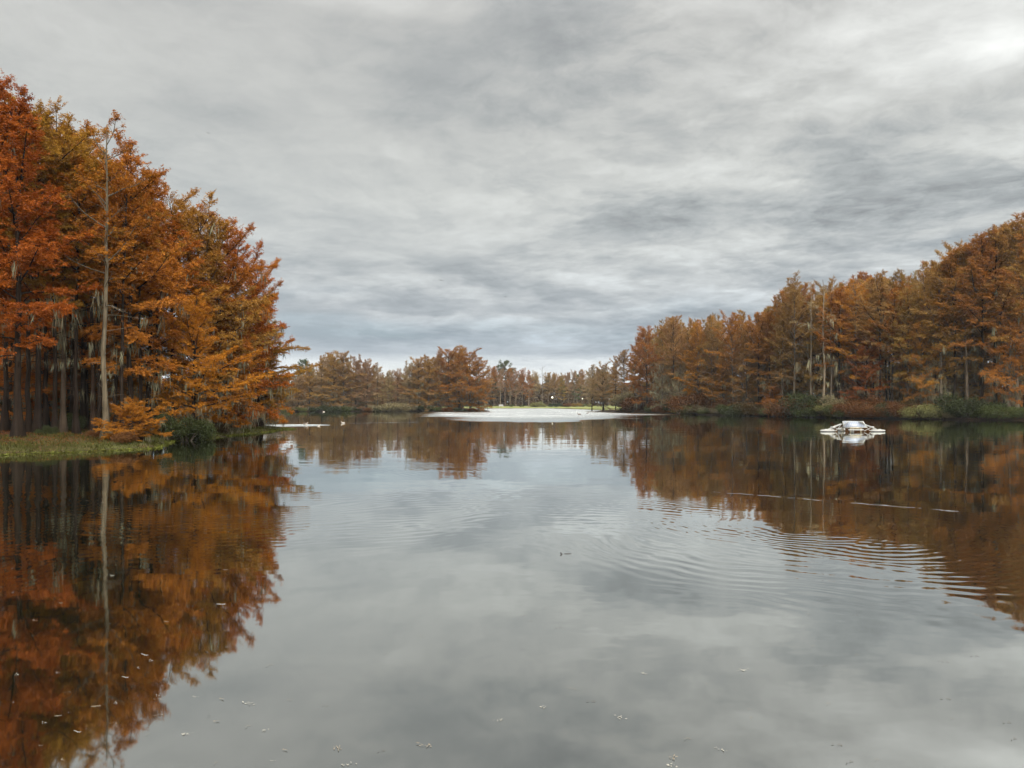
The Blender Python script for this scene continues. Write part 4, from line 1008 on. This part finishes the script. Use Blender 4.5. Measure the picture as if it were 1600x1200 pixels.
# ------------------------------------------------------------------ floating leaves and twigs
M_FL = plain('floating_leaf', (0.20, 0.16, 0.10), 0.6, nscale=20)
M_FD = plain('dark_leaf', (0.05, 0.035, 0.02), 0.7, nscale=20)
M_FP = plain('pale_feather', (0.34, 0.32, 0.26), 0.7, nscale=20)
rs = np.random.RandomState(5)
def leaf_cluster(n, spread, seed, mat, name):
    r_ = np.random.RandomState(seed)
    C = np.stack([r_.normal(0, spread, n), r_.normal(0, spread * 0.5, n), r_.uniform(0.002, 0.008, n)], -1)
    a = r_.uniform(0, 6.28, n); U = np.stack([np.cos(a), np.sin(a), r_.uniform(-0.05, 0.15, n)], -1)
    Sv = np.stack([-np.sin(a), np.cos(a), r_.uniform(-0.2, 0.2, n)], -1)
    V, Fq = diamonds(C, unit(U), unit(Sv), r_.uniform(0.012, 0.032, n), r_.uniform(0.003, 0.007, n))
    return np_mesh(name, V, [Fq], mat)
LM = [leaf_cluster(4, 0.012, s, mt, 'floating_leaf') for s, mt in ((1, M_FL), (2, M_FP), (3, M_FD), (4, M_FL), (5, M_FP))]
def twig_mesh(seed, L, mat):
    r_ = np.random.RandomState(seed); tb = Tubes()
    x = np.linspace(-L / 2, L / 2, 6); y = np.cumsum(r_.normal(0, L * 0.04, 6)); tb.add(np.stack([x, y, np.full(6, 0.003)], -1), [0.002, 0.004, 0.005, 0.004, 0.004, 0.002], 5)
    for q in range(3):
        i = r_.randint(1, 5); a = r_.uniform(0.4, 1.2) * r_.choice([-1, 1]); l = L * r_.uniform(0.15, 0.3)
        tb.add([(x[i], y[i], 0.003), (x[i] + l * math.cos(a), y[i] + l * math.sin(a), 0.006)], [0.003, 0.002], 4)
    return tb.mesh('floating_twig', mat)
TWG = [twig_mesh(1, 0.20, M_FP), twig_mesh(2, 0.14, M_FL)]
def float_obj(name, data, px, py, label, cat, group, s=1.0):
    x, y = at(px, py)
    if lake_sd(np.array([x]), np.array([y]))[0] > -0.3: return
    o = link(name, data, None, (x, y, 0.0)); o.rotation_euler = (0, 0, rs.uniform(-0.5, 0.5)); o.scale = (s, s, s); tag(o, label, cat, group)
for px, py in [(95, 942), (345, 944), (260, 971), (195, 1058), (150, 1103), (91, 1118), (120, 1143), (352, 890), (225, 1023), (175, 899)]:
    float_obj('floating_twig', TWG[rs.randint(2)], px, py, 'pale twig floating on the dark tree reflection at left', 'twig', 'twigs floating on the left reflection', rs.uniform(0.3, 0.55))
for px, py in [(895, 1077), (1160, 1047), (1008, 1053), (780, 1125), (968, 1121), (525, 1170), (540, 1195), (667, 1166), (1055, 1183), (388, 1101), (290, 1148), (416, 1141), (846, 1106), (1048, 1196), (1128, 1172)]:
    float_obj('floating_leaf', leaf_cluster(9, 0.022, int(px), M_FL if px % 2 else M_FP, 'leaf_clump'), px, py, 'wispy tan leaf clump afloat near the front of the lake', 'leaf', 'leaf clumps floating in the foreground', rs.uniform(0.7, 1.1))
for i in range(120):
    py = 700 + (rs.rand() ** 0.8) * 500
    px = rs.uniform(10, 470) if rs.rand() < 0.55 else rs.uniform(420, 1590)
    dark = px > 480
    if dark: q = LM[2] if rs.rand() < 0.6 else LM[0]
    else: q = LM[rs.choice([0, 1, 3, 4])]
    float_obj('floating_leaf', q, px, py, 'dark speck of leaf on the grey open water' if dark else 'tiny pale leaf speck on the dark left reflection', 'leaf',
              'leaf specks on the open water' if dark else 'leaf specks on the left reflection', rs.uniform(0.5, 1.1) * (1 + 1.2 * (900 - min(py, 900)) / 200))

# ------------------------------------------------------------------ thin moist air
m, t, out = mat_new('moist_air')
pv = t.node('ShaderNodeVolumePrincipled'); pv.inputs['Color'].default_value = (0.80, 0.86, 0.92, 1)
pv.inputs['Density'].default_value = 0.00012; pv.inputs['Anisotropy'].default_value = 0.0
t.l.new(pv.outputs[0], out.inputs['Volume'])
hx0, hx1, hy0, hy1, hz0, hz1 = -4100, 4100, -700, 6100, -2.6, 38.0
hz_ = link('haze', box_mesh('haze', [(hx0, hy0, hz0), (hx1, hy0, hz0), (hx1, hy1, hz0), (hx0, hy1, hz0), (hx0, hy0, hz1), (hx1, hy0, hz1), (hx1, hy1, hz1), (hx0, hy1, hz1)], m))
tag(hz_, 'thin grey air softening the far shore', 'haze', kind='stuff')
